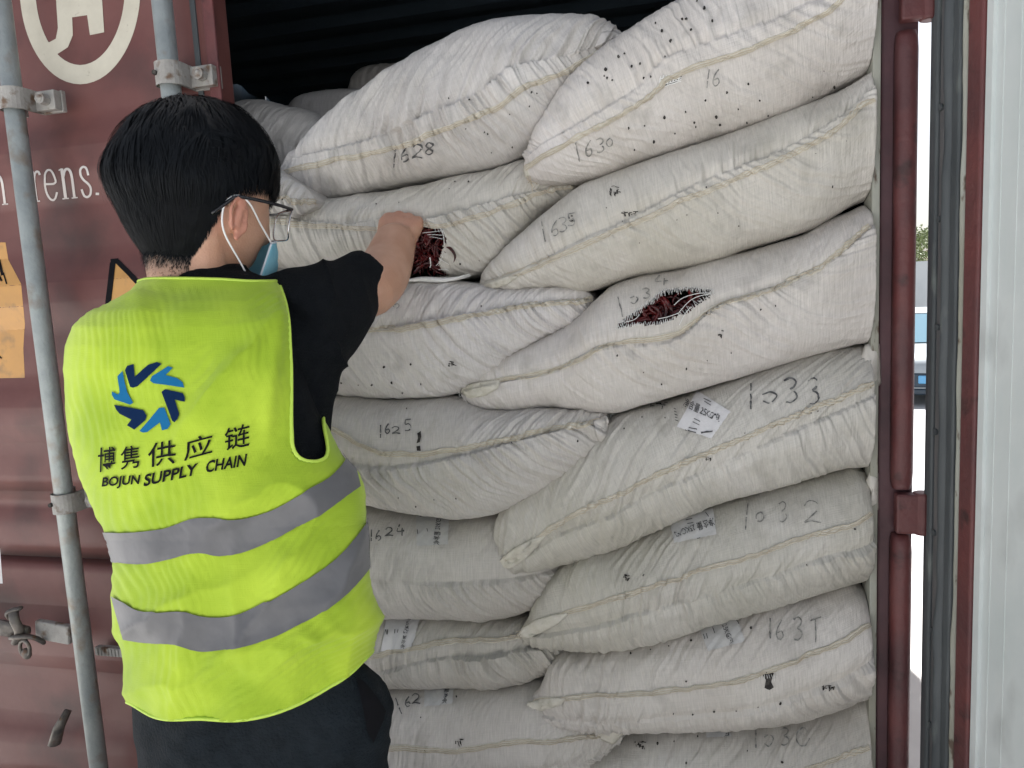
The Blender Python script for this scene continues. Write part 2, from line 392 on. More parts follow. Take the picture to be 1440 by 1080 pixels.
def skinmat():
    m, n, l, b = nodes('skin'); b.inputs['Roughness'].default_value = .5; b.inputs['Subsurface Weight'].default_value = .12
    b.inputs['Subsurface Radius'].default_value = (.012, .004, .002); b.inputs['Subsurface Scale'].default_value = 1.0
    tc = n.new('ShaderNodeTexCoord'); t = n.new('ShaderNodeTexNoise'); t.inputs['Scale'].default_value = 22; t.inputs['Detail'].default_value = 4; l.new(tc.outputs['Object'], t.inputs['Vector'])
    r = n.new('ShaderNodeValToRGB'); e = r.color_ramp.elements; e[0].position = .35; e[1].position = .7; e[0].color = (.46, .25, .165, 1); e[1].color = (.55, .325, .23, 1); l.new(t.outputs[0], r.inputs[0])
    at = n.new('ShaderNodeAttribute'); at.attribute_name = 'stubble'
    t2 = n.new('ShaderNodeTexNoise'); t2.inputs['Scale'].default_value = 420; t2.inputs['Detail'].default_value = 2; l.new(tc.outputs['Object'], t2.inputs['Vector'])
    ma = n.new('ShaderNodeMath'); ma.operation = 'MULTIPLY_ADD'; l.new(at.outputs['Fac'], ma.inputs[0]); ma.inputs[1].default_value = 1.0
    s2 = n.new('ShaderNodeMath'); s2.operation = 'MULTIPLY_ADD'; l.new(t2.outputs[0], s2.inputs[0]); s2.inputs[1].default_value = .5; s2.inputs[2].default_value = -.25
    s3 = n.new('ShaderNodeMath'); s3.operation = 'MULTIPLY'; l.new(s2.outputs[0], s3.inputs[0]); l.new(at.outputs['Fac'], s3.inputs[1])
    l.new(s3.outputs[0], ma.inputs[2]); ma.use_clamp = True
    q = n.new('ShaderNodeMix'); q.data_type = 'RGBA'; l.new(ma.outputs[0], q.inputs[0]); l.new(r.outputs[0], q.inputs[6]); q.inputs[7].default_value = (.016, .015, .015, 1)
    at2 = n.new('ShaderNodeAttribute'); at2.attribute_name = 'flush'
    q2 = n.new('ShaderNodeMix'); q2.data_type = 'RGBA'; l.new(at2.outputs['Fac'], q2.inputs[0]); l.new(q.outputs[2], q2.inputs[6]); q2.inputs[7].default_value = (.50, .17, .13, 1)
    l.new(q2.outputs[2], b.inputs['Base Color'])
    t3 = n.new('ShaderNodeTexNoise'); t3.inputs['Scale'].default_value = 340; t3.inputs['Detail'].default_value = 5; l.new(tc.outputs['Object'], t3.inputs['Vector'])
    bu = n.new('ShaderNodeBump'); bu.inputs['Strength'].default_value = .5; bu.inputs['Distance'].default_value = .0012; l.new(t3.outputs[0], bu.inputs['Height']); l.new(bu.outputs[0], b.inputs['Normal']); return m
M['skin'] = skinmat()

# ================================================================== SETTING
YZ = -0.65
tag(MB().add([(-400, -400, YZ), (400, -400, YZ), (400, 600, YZ), (-400, 600, YZ)], [(0, 1, 2, 3)]).build('ground', M['yard']), kind='structure')
tag(MB().box(-5, 1.95, -7, 7, YZ+.004, 0).build('loading_platform', M['concrete'], bevel=.02), kind='structure')

# ================================================================== CONTAINER
def corrugated(name, a0, a1, z0, z1, fn, period=.28, depth=.036, nz=2):
    """trapezoid corrugation along axis a, extruded along z; fn(a,d,z)->xyz"""
    xs = []; a = a0
    while a < a1:
        for f, d in ((0, 0), (.25, 0), (.5, 1), (.75, 1)): xs.append((a+f*period, d*depth))
        a += period
    xs = [(x, d) for x, d in xs if x <= a1]; xs.append((a1, 0)); V = []; n = len(xs)
    for z in (z0, z1):
        for x, d in xs: V.append(fn(x, d, z))
    return V, [(i, i+1, n+i+1, n+i) for i in range(n-1)]
box_ = empty('shipping_container', (0, 3, 0))
tag(box_, 'maroon shipping container with its left door closed and right door swung open', 'container')
def part(o, kind=None):
    adopt(box_, o); return o
def solid(o, t=.003, off=0):
    m = o.modifiers.new('s', 'SOLIDIFY'); m.thickness = t; m.offset = off; return o
for s in (-1, 1):
    V, Fc = corrugated('side', .06, 6.0, .15, 2.5, lambda a, d, z: (s*(1.165+d), a, z))
    part(solid(mk('side_wall', V, Fc, M['interior'], smooth=False)))
    part(solid(mk('side_wall', [(s*(abs(v[0])+.006), v[1], v[2]) for v in V], Fc, M['maroon'], smooth=False)))
V, Fc = corrugated('roof', .06, 6.0, -1.165, 1.165, lambda a, d, z: (z, a, 2.46+d*.6), period=.21)
part(solid(mk('roof', V, Fc, M['interior'], smooth=False), .012))
V, Fc = corrugated('end', -1.165, 1.165, .15, 2.5, lambda a, d, z: (a, 6.0+d, z), period=.25)
part(solid(mk('end_wall', V, Fc, M['interior'], smooth=False), .012))
part(MB().box(-1.165, 1.165, .0, 6.0, .02, .15).build('floor', M['bark']))
part(MB().box(-1.219, 1.219, .0, .06, 2.40, 2.55).build('header_beam', M['maroon'], bevel=.006))
part(MB().box(-1.165, 1.165, -.01, .0, .0, .14).build('sill', M['maroon']))
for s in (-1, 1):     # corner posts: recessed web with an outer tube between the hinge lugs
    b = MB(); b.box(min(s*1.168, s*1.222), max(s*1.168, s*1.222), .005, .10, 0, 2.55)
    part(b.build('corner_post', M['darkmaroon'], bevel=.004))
    b = MB(); b.box(min(s*1.154, s*1.166), max(s*1.154, s*1.166), -.004, .055, 0.02, 2.39)
    part(b.build('inner_lining', M['lining'], bevel=.002))
    for z0, z1 in ((.06, 1.005), (1.083, 1.815), (1.905, 2.39)):
        b = MB(); x0, x1 = 1.186, 1.2185
        n = 8; prof = []
        for k in range(n+1):
            t = pi*k/n; prof.append(((x0+x1)/2-(x1-x0)/2*cos(t), -.004-.017*sin(t)**.7))
        prof += [(x1, .006), (x0, .006)]
        P = []
        for z, sc in ((z0, .55), (z0+.012, .9), (z0+.03, 1), (z1-.03, 1), (z1-.012, .9), (z1, .55)):
            for x, y in prof: P.append((s*((x-(x0+x1)/2)*(.6+.4*sc)+(x0+x1)/2), y*sc if y < 0 else y, z))
        m_ = len(prof); Fc = [(i*m_+k, i*m_+(k+1) % m_, (i+1)*m_+(k+1) % m_, (i+1)*m_+k) for i in range(5) for k in range(m_)]
        Fc += [tuple(range(m_)), tuple(5*m_+k for k in range(m_))]
        b.add(P, Fc); o = part(b.build('post_bar', M['redpaint'], smooth=True)); 
HZ = (.35, 1.044, 1.86)
for z in HZ:          # hinge lugs on the right post
    b = MB(); b.tube([(1.232, -.012, z-.036), (1.232, -.012, z+.036)], .0155, 18)
    b.box(1.19, 1.232, -.024, -.003, z-.034, z+.034)
    part(b.build('hinge', M['redpaint'], bevel=.004))

# ---- left door (closed)
DZ = ((1.85, .40), (1.575, .16), (1.31, .16), (1.05, .16), (.775, .17), (.50, .17), (.26, .12))
def door_profile(z):
    """depth of the horizontal corrugation of a door panel"""
    for zc, h in DZ:
        # recess above zc closed below by a slope that looks up
        if zc-.06 <= z < zc: return (z-(zc-.06))/.06*.026
        if zc <= z <= zc+h-.05: return .026
        if zc+h-.05 < z <= zc+h: return (1-(z-(zc+h-.05))/.05)*.026
    return 0
ldoor_V = []; zs = sorted(set([.06, 2.39]+[z for zc, h in DZ for z in (zc-.06, zc, zc+h-.05, zc+h)]+list(np.linspace(.08, 2.37, 60))))
xs = np.linspace(-1.04, -.105, 24)
V = []; 
for x in xs:
    e = min(1, max(0, (x+1.04)/.03), max(0, (-.105-x)/.05))
    for z in zs: V.append((x, -.012+door_profile(z)*1.0*e + .0025*float(fbm(x*4, z*4, 5)), z))
panel = mk('door', V, grid_faces(len(xs), len(zs)), M['maroon'], smooth=False); solid(panel, .004, 0); part(panel)
psurf = Surf(V, [tuple(f) for f in grid_faces(len(xs), len(zs))])
def under(par, o):
    o.parent = par; return o
DL = panel
b = MB()
b.box(-.105, -.004, -.022, .030, .05, 2.40); b.box(-1.162, -1.04, -.022, .030, .05, 2.40); b.box(-1.04, -.105, -.0215, .028, 2.30, 2.395); b.box(-1.04, -.105, -.0215, .028, .055, .15)
o = b.build('door_frame', M['maroon'], DL, bevel=.006)
b = MB(); b.box(-.020, .004, -.030, -.0225, .05, 2.40); b.build('door_edge_strip', M['redpaint'], DL, bevel=.003)
b = MB(); b.box(-.048, -.037, -.0255, -.0215, .05, 2.40); b.build('gasket', M['rubber'], DL)
def lockrod(x, par):
    r = MB().tube([(x, -.072, .10), (x, -.072, 2.40)], .0185, 24).build('locking_bar', M['galv'], par, smooth=True)
    return r
def bracket(x, z, par, side=1):
    b = MB(); zc = .021
    b.box(x+side*.020 if side > 0 else x-.075, x+.075 if side > 0 else x-.020, -.028, -.018, z-zc, z+zc)
    # saddle strap round the bar
    P = []; n = 10; ro, ri = .026, .0195
    for zz in (z-zc, z+zc):
        for k in range(n+1):
            t = pi*k/n; P.append((x-ro*cos(t), -.072-ro*sin(t)*.9, zz))
        P += [(x+ro, -.02, zz), (x+ri, -.02, zz)]
        for k in range(n+1):
            t = pi*(1-k/n); P.append((x-ri*cos(t), -.072-ri*sin(t)*.9, zz))
        P += [(x-ri, -.02, zz), (x-ro, -.02, zz)]
    m_ = len(P)//2; Fc = [(k, (k+1) % m_, m_+(k+1) % m_, m_+k) for k in range(m_)]
    b.add(P, Fc)
    for base in (0, m_):
        pass
    b.box(x+.016, x+.072, -.045, -.0285, z-zc*.9, z+zc*.9)
    o = b.build('bar_bracket', M['paleplate'], par, bevel=.0015)
    c = MB().tube([(x+.052, -.062, z), (x+.052, -.045, z)], .0115, 8); c.ball((x+.052, -.060, z), .008, .006, .008, 8)
    c.build('bolt', M['paleplate'], o, smooth=False)
    h = MB().tube([(x-.014, -.0975, z), (x-.014, -.090, z)], .0045, 10); h.build('bolt_hole', M['hole'], o)
x1 = -.131; x2 = atY(20, 150, -.072)[0]
rodA = lockrod(atY(243, 150, -.072)[0], DL); XA = atY(243, 150, -.072)[0]
rodB = lockrod(x2, DL); XB = x2
for x, yy in ((XA, 105), (XB, 140), (XB, 705), (XA, 640)):
    p = atY(20 if x == XB else 240, yy, -.072); bracket(x, p[2], DL)
# locking handle, hasp and catch on the left bar
hz = atY(40, 880, -.05)[2]; hx = atY(42, 880, -.05)[0]
b = MB()
b.obox((hx+.06, -.045, hz-.012), np.array((1, 0, -.1)), np.array((0, 1, 0)), np.array((.1, 0, 1)), .045, .008, .022)
b.build('handle_plate', M['paleplate'], DL, bevel=.004)
b = MB()
b.tube([(hx-.62, -.085, hz+.012), (hx-.30, -.080, hz+.015), (hx-.05, -.075, hz+.005), (hx+.01, -.065, hz-.01)], [.008, .009, .010, .009], 10, flat=1.9)
b.build('handle', M['darksteel'], DL, smooth=True)
b = MB(); 
for pts, r in (([(hx-.01, -.075, hz+.045), (hx, -.085, hz+.03), (hx+.004, -.08, hz), (hx-.012, -.078, hz-.025)], .010),
               ([(hx-.03, -.07, hz-.02), (hx+.0, -.09, hz-.008), (hx+.03, -.075, hz-.012), (hx+.04, -.06, hz-.03)], .0085),
               ([(hx+.0, -.07, hz+.05), (hx-.02, -.08, hz+.045), (hx-.03, -.07, hz+.03)], .008)):
    b.cap(smooth_line(pts, 8), [r]*8, 10, flat=.6)
b.build('hasp', M['darksteel'], DL, smooth=True)
b = MB(); t = np.linspace(0, 2*pi, 20); b.tube([(hx+.018+.013*cos(a), -.085, hz-.035+.018*sin(a)) for a in t], .004, 8, caps=False)
b.ball((hx+.018, -.083, hz-.048), .013, .008, .013, 8); b.build('padlock', M['darksteel'], DL, smooth=True)
p0 = atY(138, 912, -.03); p1 = atY(195, 920, -.03)
b = MB(); b.box(p0[0], p1[0]+.02, -.040, -.026, p0[2]-.011, p0[2]+.008)
for k in range(9): b.box(p0[0]+.006+k*.009, p0[0]+.010+k*.009, -.0425, -.0405, p0[2]-.010, p0[2]+.007)
b.build('latch_bar', M['paleplate'], DL, bevel=.001)
p0 = atY(92, 1035, -.03)
b = MB(); b.tube([(p0[0]-.03, -.03, p0[2]-.01), (p0[0], -.06, p0[2]+.0), (p0[0]+.03, -.07, p0[2]+.05), (p0[0]+.04, -.05, p0[2]+.08)], [.012, .014, .012, .008], 8, flat=.5)
b.build('door_catch', M['darksteel'], DL, smooth=True)
# ---- emblem and lettering on the left door
def ell(cx, cy, rx, ry, a0, a1, n): return [(cx+rx*cos(radians(a)), cy+ry*sin(radians(a))) for a in np.linspace(a0, a1, n)]
parts = []
cx, cy = 114, -18
ring_o = ell(cx, cy, 85, 137, -180, 180, 73); ring_i = ell(cx, cy, 63, 110, -180, 180, 73)
parts.append(patch_data(psurf, ring_o, ring_i, 73, 5, .0025))
parts.append(poly_data(psurf, [[(78, -60), (144, -60), (145, 0), (148, 46), (128, 50), (124, 22), (103, 25), (104, 50), (97, 67), (80, 78), (66, 70), (62, 58), (71, 60), (80, 55), (83, 40), (81, 10)]], .0028))
V, Fc = merge(*parts); mk('emblem', V, Fc, M['emblem'], DL)
def serif_text(surf, s, x0, y0, x1, y1, h):
    return None
# condensed serif lettering drawn as thick and thin strokes (x right, y up, x-height 1)
SER = {
 'h': [([(.18, 1.55), (.18, 0)], .15), ([(.02, 1.5), (.18, 1.55)], .06), ([(.02, .02), (.34, .02)], .06), ([(.18, .75), (.35, .97), (.55, .92), (.62, .7), (.62, 0)], .12), ([(.48, .02), (.78, .02)], .06)],
 'r': [([(.18, 1.0), (.18, 0)], .15), ([(.02, .95), (.18, 1.0)], .06), ([(.02, .02), (.36, .02)], .06), ([(.18, .65), (.30, .93), (.46, .98), (.53, .86)], .11)],
 'e': [([(.08, .56), (.62, .56), (.60, .8), (.48, .98), (.32, 1.0), (.16, .85), (.09, .5), (.15, .2), (.34, .0), (.52, .06), (.64, .26)], .10)],
 'n': [([(.18, 1.0), (.18, 0)], .15), ([(.02, .95), (.18, 1.0)], .06), ([(.02, .02), (.34, .02)], .06), ([(.18, .72), (.34, .95), (.52, .95), (.62, .75), (.62, 0)], .13), ([(.48, .02), (.78, .02)], .06)],
 's': [([(.50, .72), (.46, .93), (.32, 1.0), (.16, .93), (.12, .75), (.24, .58), (.44, .44), (.54, .28), (.48, .08), (.32, .0), (.16, .06), (.08, .28)], .11)],
 '.': [([(.10, .04), (.12, .12)], .17)],
 'c': [([(.56, .75), (.48, .95), (.30, 1.0), (.14, .8), (.09, .5), (.15, .2), (.34, .0), (.52, .06), (.60, .24)], .11)],
}
def letters(surf, s, org, adv, upv, gaps, off):
    org = np.array(org, float); adv = np.array(adv, float); upv = np.array(upv, float); x = 0; out = []
    for ch, g in zip(s, gaps):
        for pl, wd in SER[ch]:
            pl = smooth_line([org+adv*(x+a)+upv*b_ for a, b_ in pl], 24) if len(pl) > 3 else [org+adv*(x+a)+upv*b_ for a, b_ in pl]
            out.append(ribbon_data(surf, pl, wd*np.linalg.norm(adv), off, step=2))
        x += g
    return out
lt = letters(psurf, 'hrens.c', (-9, 289), (28, -2.6), (-5.5, -42), (2.02, .62, .85, .95, .72, .42, .8), .0028)
V, Fc = merge(*lt); mk('lettering', V, Fc, M['letter'], DL)
# warning stickers
V, Fc = patch_data(psurf, [(-30, 340), (8, 340), (14, 365), (33, 400)], [(-30, 532), (10, 532), (36, 532), (36, 532)], 12, 24, .0022)
V, Fc = poly_data(psurf, [[(-30, 341), (9, 341), (13, 366), (31, 400), (36, 455), (34, 490), (36, 531), (-30, 532)]], .0022)
st = mk('warning_sticker', V, Fc, M['yellow'], DL)
V, Fc = merge(*[ribbon_data(psurf, [(x0, y0), (x1_, y1_)], ww, .003) for x0, y0, x1_, y1_, ww in ((0, 366, 5, 388, 4), (6, 384, 11, 400, 2), (-2, 384, 4, 396, 3), (0, 500, 4, 504, 2), (-14, 380, -4, 372, 4))])
mk('sticker_print', V, Fc, M['black'], st)
V, Fc = poly_data(psurf, [[(150, 424), (157, 368), (168, 366), (205, 402), (205, 430)]], .0022)
t2 = mk('warning_triangle', V, Fc, M['yellow'], DL)
V, Fc = merge(ribbon_data(psurf, [(153, 430), (160, 370)], 8, .003), ribbon_data(psurf, [(157, 368), (168, 367)], 6, .003), ribbon_data(psurf, [(166, 368), (206, 408)], 7, .003)); mk('triangle_border', V, Fc, M['black'], t2)
V, Fc = poly_data(psurf, [[(-20, 770), (1, 770), (5, 820), (-20, 820)]], .0022); mk('white_sticker', V, Fc, M['paper'], DL)

# ---- right door (open), built along its own plan direction
PHI = radians(12); DD = np.array((sin(PHI), -cos(PHI), 0)); DN = np.array((-cos(PHI), -sin(PHI), 0))   # along door, out of inner face
D0 = np.array((1.238, -.015, 0))
def dbox(b, s0, s1, n0, n1, z0, z1):
    c = D0+DD*(s0+s1)/2+DN*(n0+n1)/2+np.array((0, 0, (z0+z1)/2)); return b.obox(c, DD, DN, np.array((0, 0, 1.)), (s1-s0)/2, abs(n1-n0)/2, (z1-z0)/2)
rd = part(dbox(MB(), .105, 1.10, -.045, -.004, .08, 2.38).build('door', M['whitedoor'], bevel=.003))
b = MB(); dbox(b, .0, .104, -.05, -.006, .05, 2.40); dbox(b, 1.101, 1.165, -.05, 0, .05, 2.40); b.build('door_frame', M['redpaint'], rd, bevel=.004)
b = MB(); dbox(b, .100, .1345, -.0035, .006, .05, 2.40); b.build('inner_frame_strip', M['redpaint'], rd, bevel=.003)
b = MB()
for s0, s1, n1 in ((.000, .018, .006), (.020, .033, .012), (.070, .088, .010)): dbox(b, s0, s1, -.0055, n1, .04, 2.41)
g = b.build('gasket', M['rubber'], rd, bevel=.003)
def gwave(s0, s1, n0, amp, mat, name):
    V = []; zz = np.linspace(.04, 2.41, 300)
    for z in zz:
        for k in range(9):
            t = pi*k/8; sw = (s0+s1)/2-(s1-s0)/2*cos(t)*(1+.15*float(fbm(z*9, 3, 4))); V.append(D0+DD*(sw+.004*float(fbm(z*5, 0, 2)))+DN*(n0+amp*sin(t)*(1+.5*float(fbm(z*14, 1, 8))))+np.array((0, 0, z)))
    return mk(name, V, grid_faces(len(zz), 9), mat, rd)
gwave(.046, .070, -.004, .019, M['rubber'], 'gasket_lip'); gwave(.088, .100, -.004, .012, M['lining'], 'highlight_bead')  # pale bead puts a highlight line beside the gasket into its colour
b = MB(); dbox(b, .034, .047, -.0055, .008, .04, 2.41)
o = b.build('gasket_retainer', M['retainer'], rd, bevel=.002)
b = MB()
for z in np.arange(.2, 2.4, .165):
    c = D0+DD*.0405+np.array((0, 0, z)); b.tube([c+DN*.008, c+DN*.011], .0052, 10)
b.build('rivet', M['rubber'], o)['kind'] = 'stuff'
b = MB(); dbox(b, .165, .168, -.005, -.0032, .08, 2.38); dbox(b, .200, .2025, -.005, -.0034, .08, 2.38); dbox(b, .136, .150, -.005, .001, .06, 2.39); b.build('panel_seam', M['whitedoor'], rd)
for z in HZ:
    b = MB(); dbox(b, -.006, .03, -.04, -.012, z-.030, z+.030); b.build('hinge_blade', M['redpaint'], rd, bevel=.003)

# ================================================================== SACKS
def build_sack(top, bot, seam, Yc=(.05, .05), mat='sack', seed=1, wr=1.0, name='woven_sack', nu=440, nf=130, nb=22, depth=.42, bulge=.5, bmax=.105,
               hole=None, endround=(.0, .0), label='', seamw=8.5, group='white woven sacks stacked in the container', wdir=.0, hemmat='hem', pinch=.006, showseam=True):
    n1 = nu; T = smooth_line(top, n1); B = smooth_line(bot, n1)
    u = np.linspace(0, 1, n1); Yu = Yc[0]+(Yc[1]-Yc[0])*u**.8
    Tw = np.array([atY(T[i, 0], T[i, 1], Yu[i]) for i in range(n1)]); Bw = np.array([atY(B[i, 0], B[i, 1], Yu[i]) for i in range(n1)])
    mid = (Tw+Bw)/2; half = (Tw-Bw)/2
    for k, er in enumerate(endround):
        if er > 0:
            q = np.clip((u if k == 0 else 1-u)/er, 0, 1); f = np.sqrt(np.clip(1-(1-q)**2, 0, 1)); half = half*np.maximum(f, .02)[:, None]
    h = 2*np.linalg.norm(half, axis=1)
    bl = np.minimum(h*bulge, bmax)
    ker = np.ones(9)/9; bl = np.convolve(np.pad(bl, 4, 'edge'), ker, 'valid')
    # seam fraction across the face
    S = smooth_line(seam, 200) if seam is not None else (T[::2]+B[::2])/2
    sw = []
    for i in range(n1):
        a = T[i]; d = B[i]-T[i]; L2 = d@d
        if L2 < 4: sw.append(.5); continue
        # nearest crossing of the section line with the seam
        c = (S-a)@np.array((-d[1], d[0]))/sqrt(L2); k = np.argmin(np.abs(c)+0.02*np.linalg.norm(S-(a+d/2), axis=1)); sw.append(float(np.clip((S[k]-a)@d/L2, .08, .92)))
    sw = np.array(sw); sw = np.convolve(np.pad(sw, 6, 'edge'), np.ones(13)/13, 'valid')
    ths = np.arccos(np.clip(1-2*sw, -1, 1))
    thf = np.linspace(0, pi, nf); thb = np.linspace(pi, 2*pi, nb+2)[1:-1]
    th = np.r_[thf, thb]; nt = len(th)
    s = np.r_[0, np.cumsum(np.linalg.norm(np.diff(mid, axis=0), axis=1))]
    env = np.clip(np.sqrt(np.clip(np.minimum(u/.12, (1-u)/.08), 0, 1)), .1, 1)
    c_ = np.cos(th)[None, :, None]; P = mid[:, None, :]+half[:, None, :]*np.sign(c_)*np.abs(c_)**.9
    fr = np.where(th <= pi, np.abs(np.sin(th))**.8, 0)[None, :]*bl[:, None]
    bk = np.where(th > pi, np.abs(np.sin(th))**.55, 0)[None, :]*(depth*env)[:, None]
    P[:, :, 1] += bk-fr
    # surface coordinates (metres)
    s2 = np.broadcast_to(s[:, None], (n1, nt)); t2 = (th[None, :]-ths[:, None])*np.maximum(h, .02)[:, None]*.62
    # normals
    du = np.gradient(P, axis=0); dv = np.gradient(P, axis=1); N = np.cross(dv, du); N /= np.linalg.norm(N, axis=2)[..., None]+1e-9
    if np.mean(N[:, 10:nf-10, 1]) > 0: N = -N
    sgn = np.sign(t2); at = np.abs(t2)
    sh = s2+wdir*t2+.010*fbm(s2*9, t2*9, seed)*4
    near = np.exp(-at/.060); fade = (.42+.80*near)*np.clip((np.sin(th)[None, :])*1.6, .15, 1)
    spar = np.clip(-.05+1.6*vn(s2*6+3, sgn*2+5+t2*6, seed+9)+.15*(sgn > 0), .12, 1.35)
    fan = 1+at*1.2
    w1 = ridge(sh*36/fan, t2*5+seed+sgn*7, seed+1)**2.0; w2 = ridge(sh*74/fan, t2*7+sgn*9, seed+2)**1.6; w3 = ridge(sh*140/fan, t2*12+sgn*3, seed+3)**1.3
    cr = 1-np.abs(2*vn(sh*52/fan+7, t2*4+sgn*5, seed+21)-1)
    wr_ = wr*(.82 if np.max(Yc) < .075 else .95)
    disp = wr_*spar*fade*(.0050*w1+.0072*w2+.0052*w3-.004*np.clip(cr*4-3, 0, 1))
    disp = disp+.014*fbm(s2*4, t2*5, seed+5)+.0045*fbm(s2*16, t2*16, seed+6)+.0016*fbm(s2*50, t2*40, seed+7)
    disp = disp+np.where(t2 > 0, .0070*np.exp(-t2/.040), 0)*(pinch > 0)
    disp = disp-pinch*np.exp(-(t2/.014)**2)+pinch*.8*np.exp(-(t2/.045)**2)
    # gathers at the sewn ends
    ge = np.exp(-u/.05)[:, None]+np.exp(-(1-u)/.04)[:, None]
    disp = disp+ge*.0032*(ridge(np.broadcast_to(th[None]*5.0, s2.shape), s2*6, seed+8)**1.5-.4)
    disp = disp*np.clip(h/.05, .15, 1)[:, None]*np.where(th <= pi, 1, .4)[None]
    P = P+N*disp[..., None]
    P[:, :, 0] = np.where(P[:, :, 0] > 1.153, 1.153+.12*(P[:, :, 0]-1.153), P[:, :, 0]) if np.max(Yc) < .09 else P[:, :, 0]
    Fc = grid_faces(n1, nt, closev=True)
    V = P.reshape(-1, 3)
    # end caps
    Vc = np.vstack([V, P[0].mean(0)[None], P[-1].mean(0)[None]]); i0 = len(V); a = np.arange(nt)
    caps = [(int(k), int((k+1) % nt), i0) for k in a]+[((n1-1)*nt+int((k+1) % nt), (n1-1)*nt+int(k), i0+1) for k in a]
    allF = np.vstack([Fc, np.array([(c[0], c[1], c[2], c[2]) for c in caps])])
    vis = Fc[(Fc[:, 0] % nt) < nf-1]
    surf = Surf(V, vis[::1])
    cut = Fc
    if hole is not None:
        for poly in hole:
            X, Y, _ = (proj(V[:, :]))
            cx = X[Fc].mean(1)+rng.normal(0, .9, len(Fc)); cyy = Y[Fc].mean(1)+rng.normal(0, .9, len(Fc))
            rm = inpoly(cx, cyy, poly) & ((Fc[:, 0] % nt) < nf-1); Fc = Fc[~rm]
    me_f = Fc
    uv = np.stack([s2.ravel(), t2.ravel()], 1); uv = np.vstack([uv, [[0, 0], [0, 0]]])
    me = [tuple(f) for f in me_f]+caps
    o = mk(name, Vc, me, M[mat], uv=uv)
    tag(o, label, 'sack', group)
    if seam is not None and showseam: add_seam(o, surf, seam, seamw, seed, hemmat)
    return o, surf
def fill(V, keep, k):
    good = [i for i, g in enumerate(keep) if g]
    if not good: return V
    A = np.array(V, float).reshape(len(keep), k, 3); idx = np.arange(len(keep))
    for j in range(k):
        for c in range(3): A[:, j, c] = np.interp(idx, good, A[good, j, c])
    for i in range(good[0], good[-1]+1): keep[i] = True
    return list(A.reshape(-1, 3))
def add_seam(o, surf, seam, wpx, seed, hemmat='hem'):
    n = 260; p = smooth_line(seam, n); t = np.gradient(p, axis=0); t /= np.linalg.norm(t, axis=1)[:, None]; nr = np.stack([-t[:, 1], t[:, 0]], 1)
    if nr[n//2, 1] < 0: nr = -nr      # towards the lower side
    L = np.arange(n)/n*40
    wob = 1.6*fbm(L*.5, 0, seed)*4+.8*fbm(L*2, 3, seed)
    ww = wpx*(.70+.5*vn(L*.8, 1, seed)); lift = .0014+.0022*vn(L*.6, 5, seed)**2
    prof = [(-.5, .0002), (-.42, .8), (-.1, 1.15), (.12, .75), (.38, .95), (.5, .25)]; prof = [(a, b) for a, b in prof]
    V = []; keep = []
    for i in range(n):
        row = []
        for a, b in prof:
            q = p[i]+nr[i]*(a*ww[i]+wob[i]); hh = surf.hit(q[0], q[1], .0004+b*lift[i]); row.append(None if hh is None else hh[0])
        if any(r is None for r in row): keep.append(False); V += [(0, 0, 0)]*len(prof)
        else: keep.append(True); V += row
    V = fill(V, keep, len(prof)); 
    k = len(prof); Fc = [(i*k+j, (i+1)*k+j, (i+1)*k+j+1, i*k+j+1) for i in range(n-1) if keep[i] and keep[i+1] for j in range(k-1)]
    hem = mk('seam', V, Fc, M[hemmat], o)
    # two rows of stitching
    b = MB()
    for a in (-.28, .04, .34):
        run = []
        for i in range(n):
            q = p[i]+nr[i]*(a*ww[i]+wob[i]); hh = surf.hit(q[0], q[1], .0012+lift[i]*(.75+.35*(i % 2)))
            if hh is None or not keep[i]:
                if len(run) > 3: b.tube(run, .0007, 4, caps=False)
                run = []
            else: run.append(hh[0])
        if len(run) > 3: b.tube(run, .0007, 4, caps=False)
    if b.v: b.build('stitching', M['thread'], hem, smooth=True)
def tuft(o, pts, n=7, length=14, seed=0, spread=1.0, mat='thread', rad=.0006, Y=None):
    """loose threads at a sewn end; pts = root px, direction px"""
    r = random.Random(seed); b = MB(); (x, y), (dx, dy) = pts
    for i in range(n):
        p = [(x+r.uniform(-3, 3), y+r.uniform(-3, 3))]; a = atan2(dy, dx)+r.uniform(-.8, .8)*spread; l = length*r.uniform(.5, 1.2)
        for k in range(4):
            p.append((p[-1][0]+cos(a)*l/4, p[-1][1]+sin(a)*l/4)); a += r.uniform(-.6, .6)
        W = [atY(q[0], q[1], Y-.006*k*r.random()) for k, q in enumerate(p)]; b.tube(smooth_line(W, 10), rad*r.uniform(.7, 1.5), 5)
    return b.build('loose_thread', M[mat], o, smooth=True)
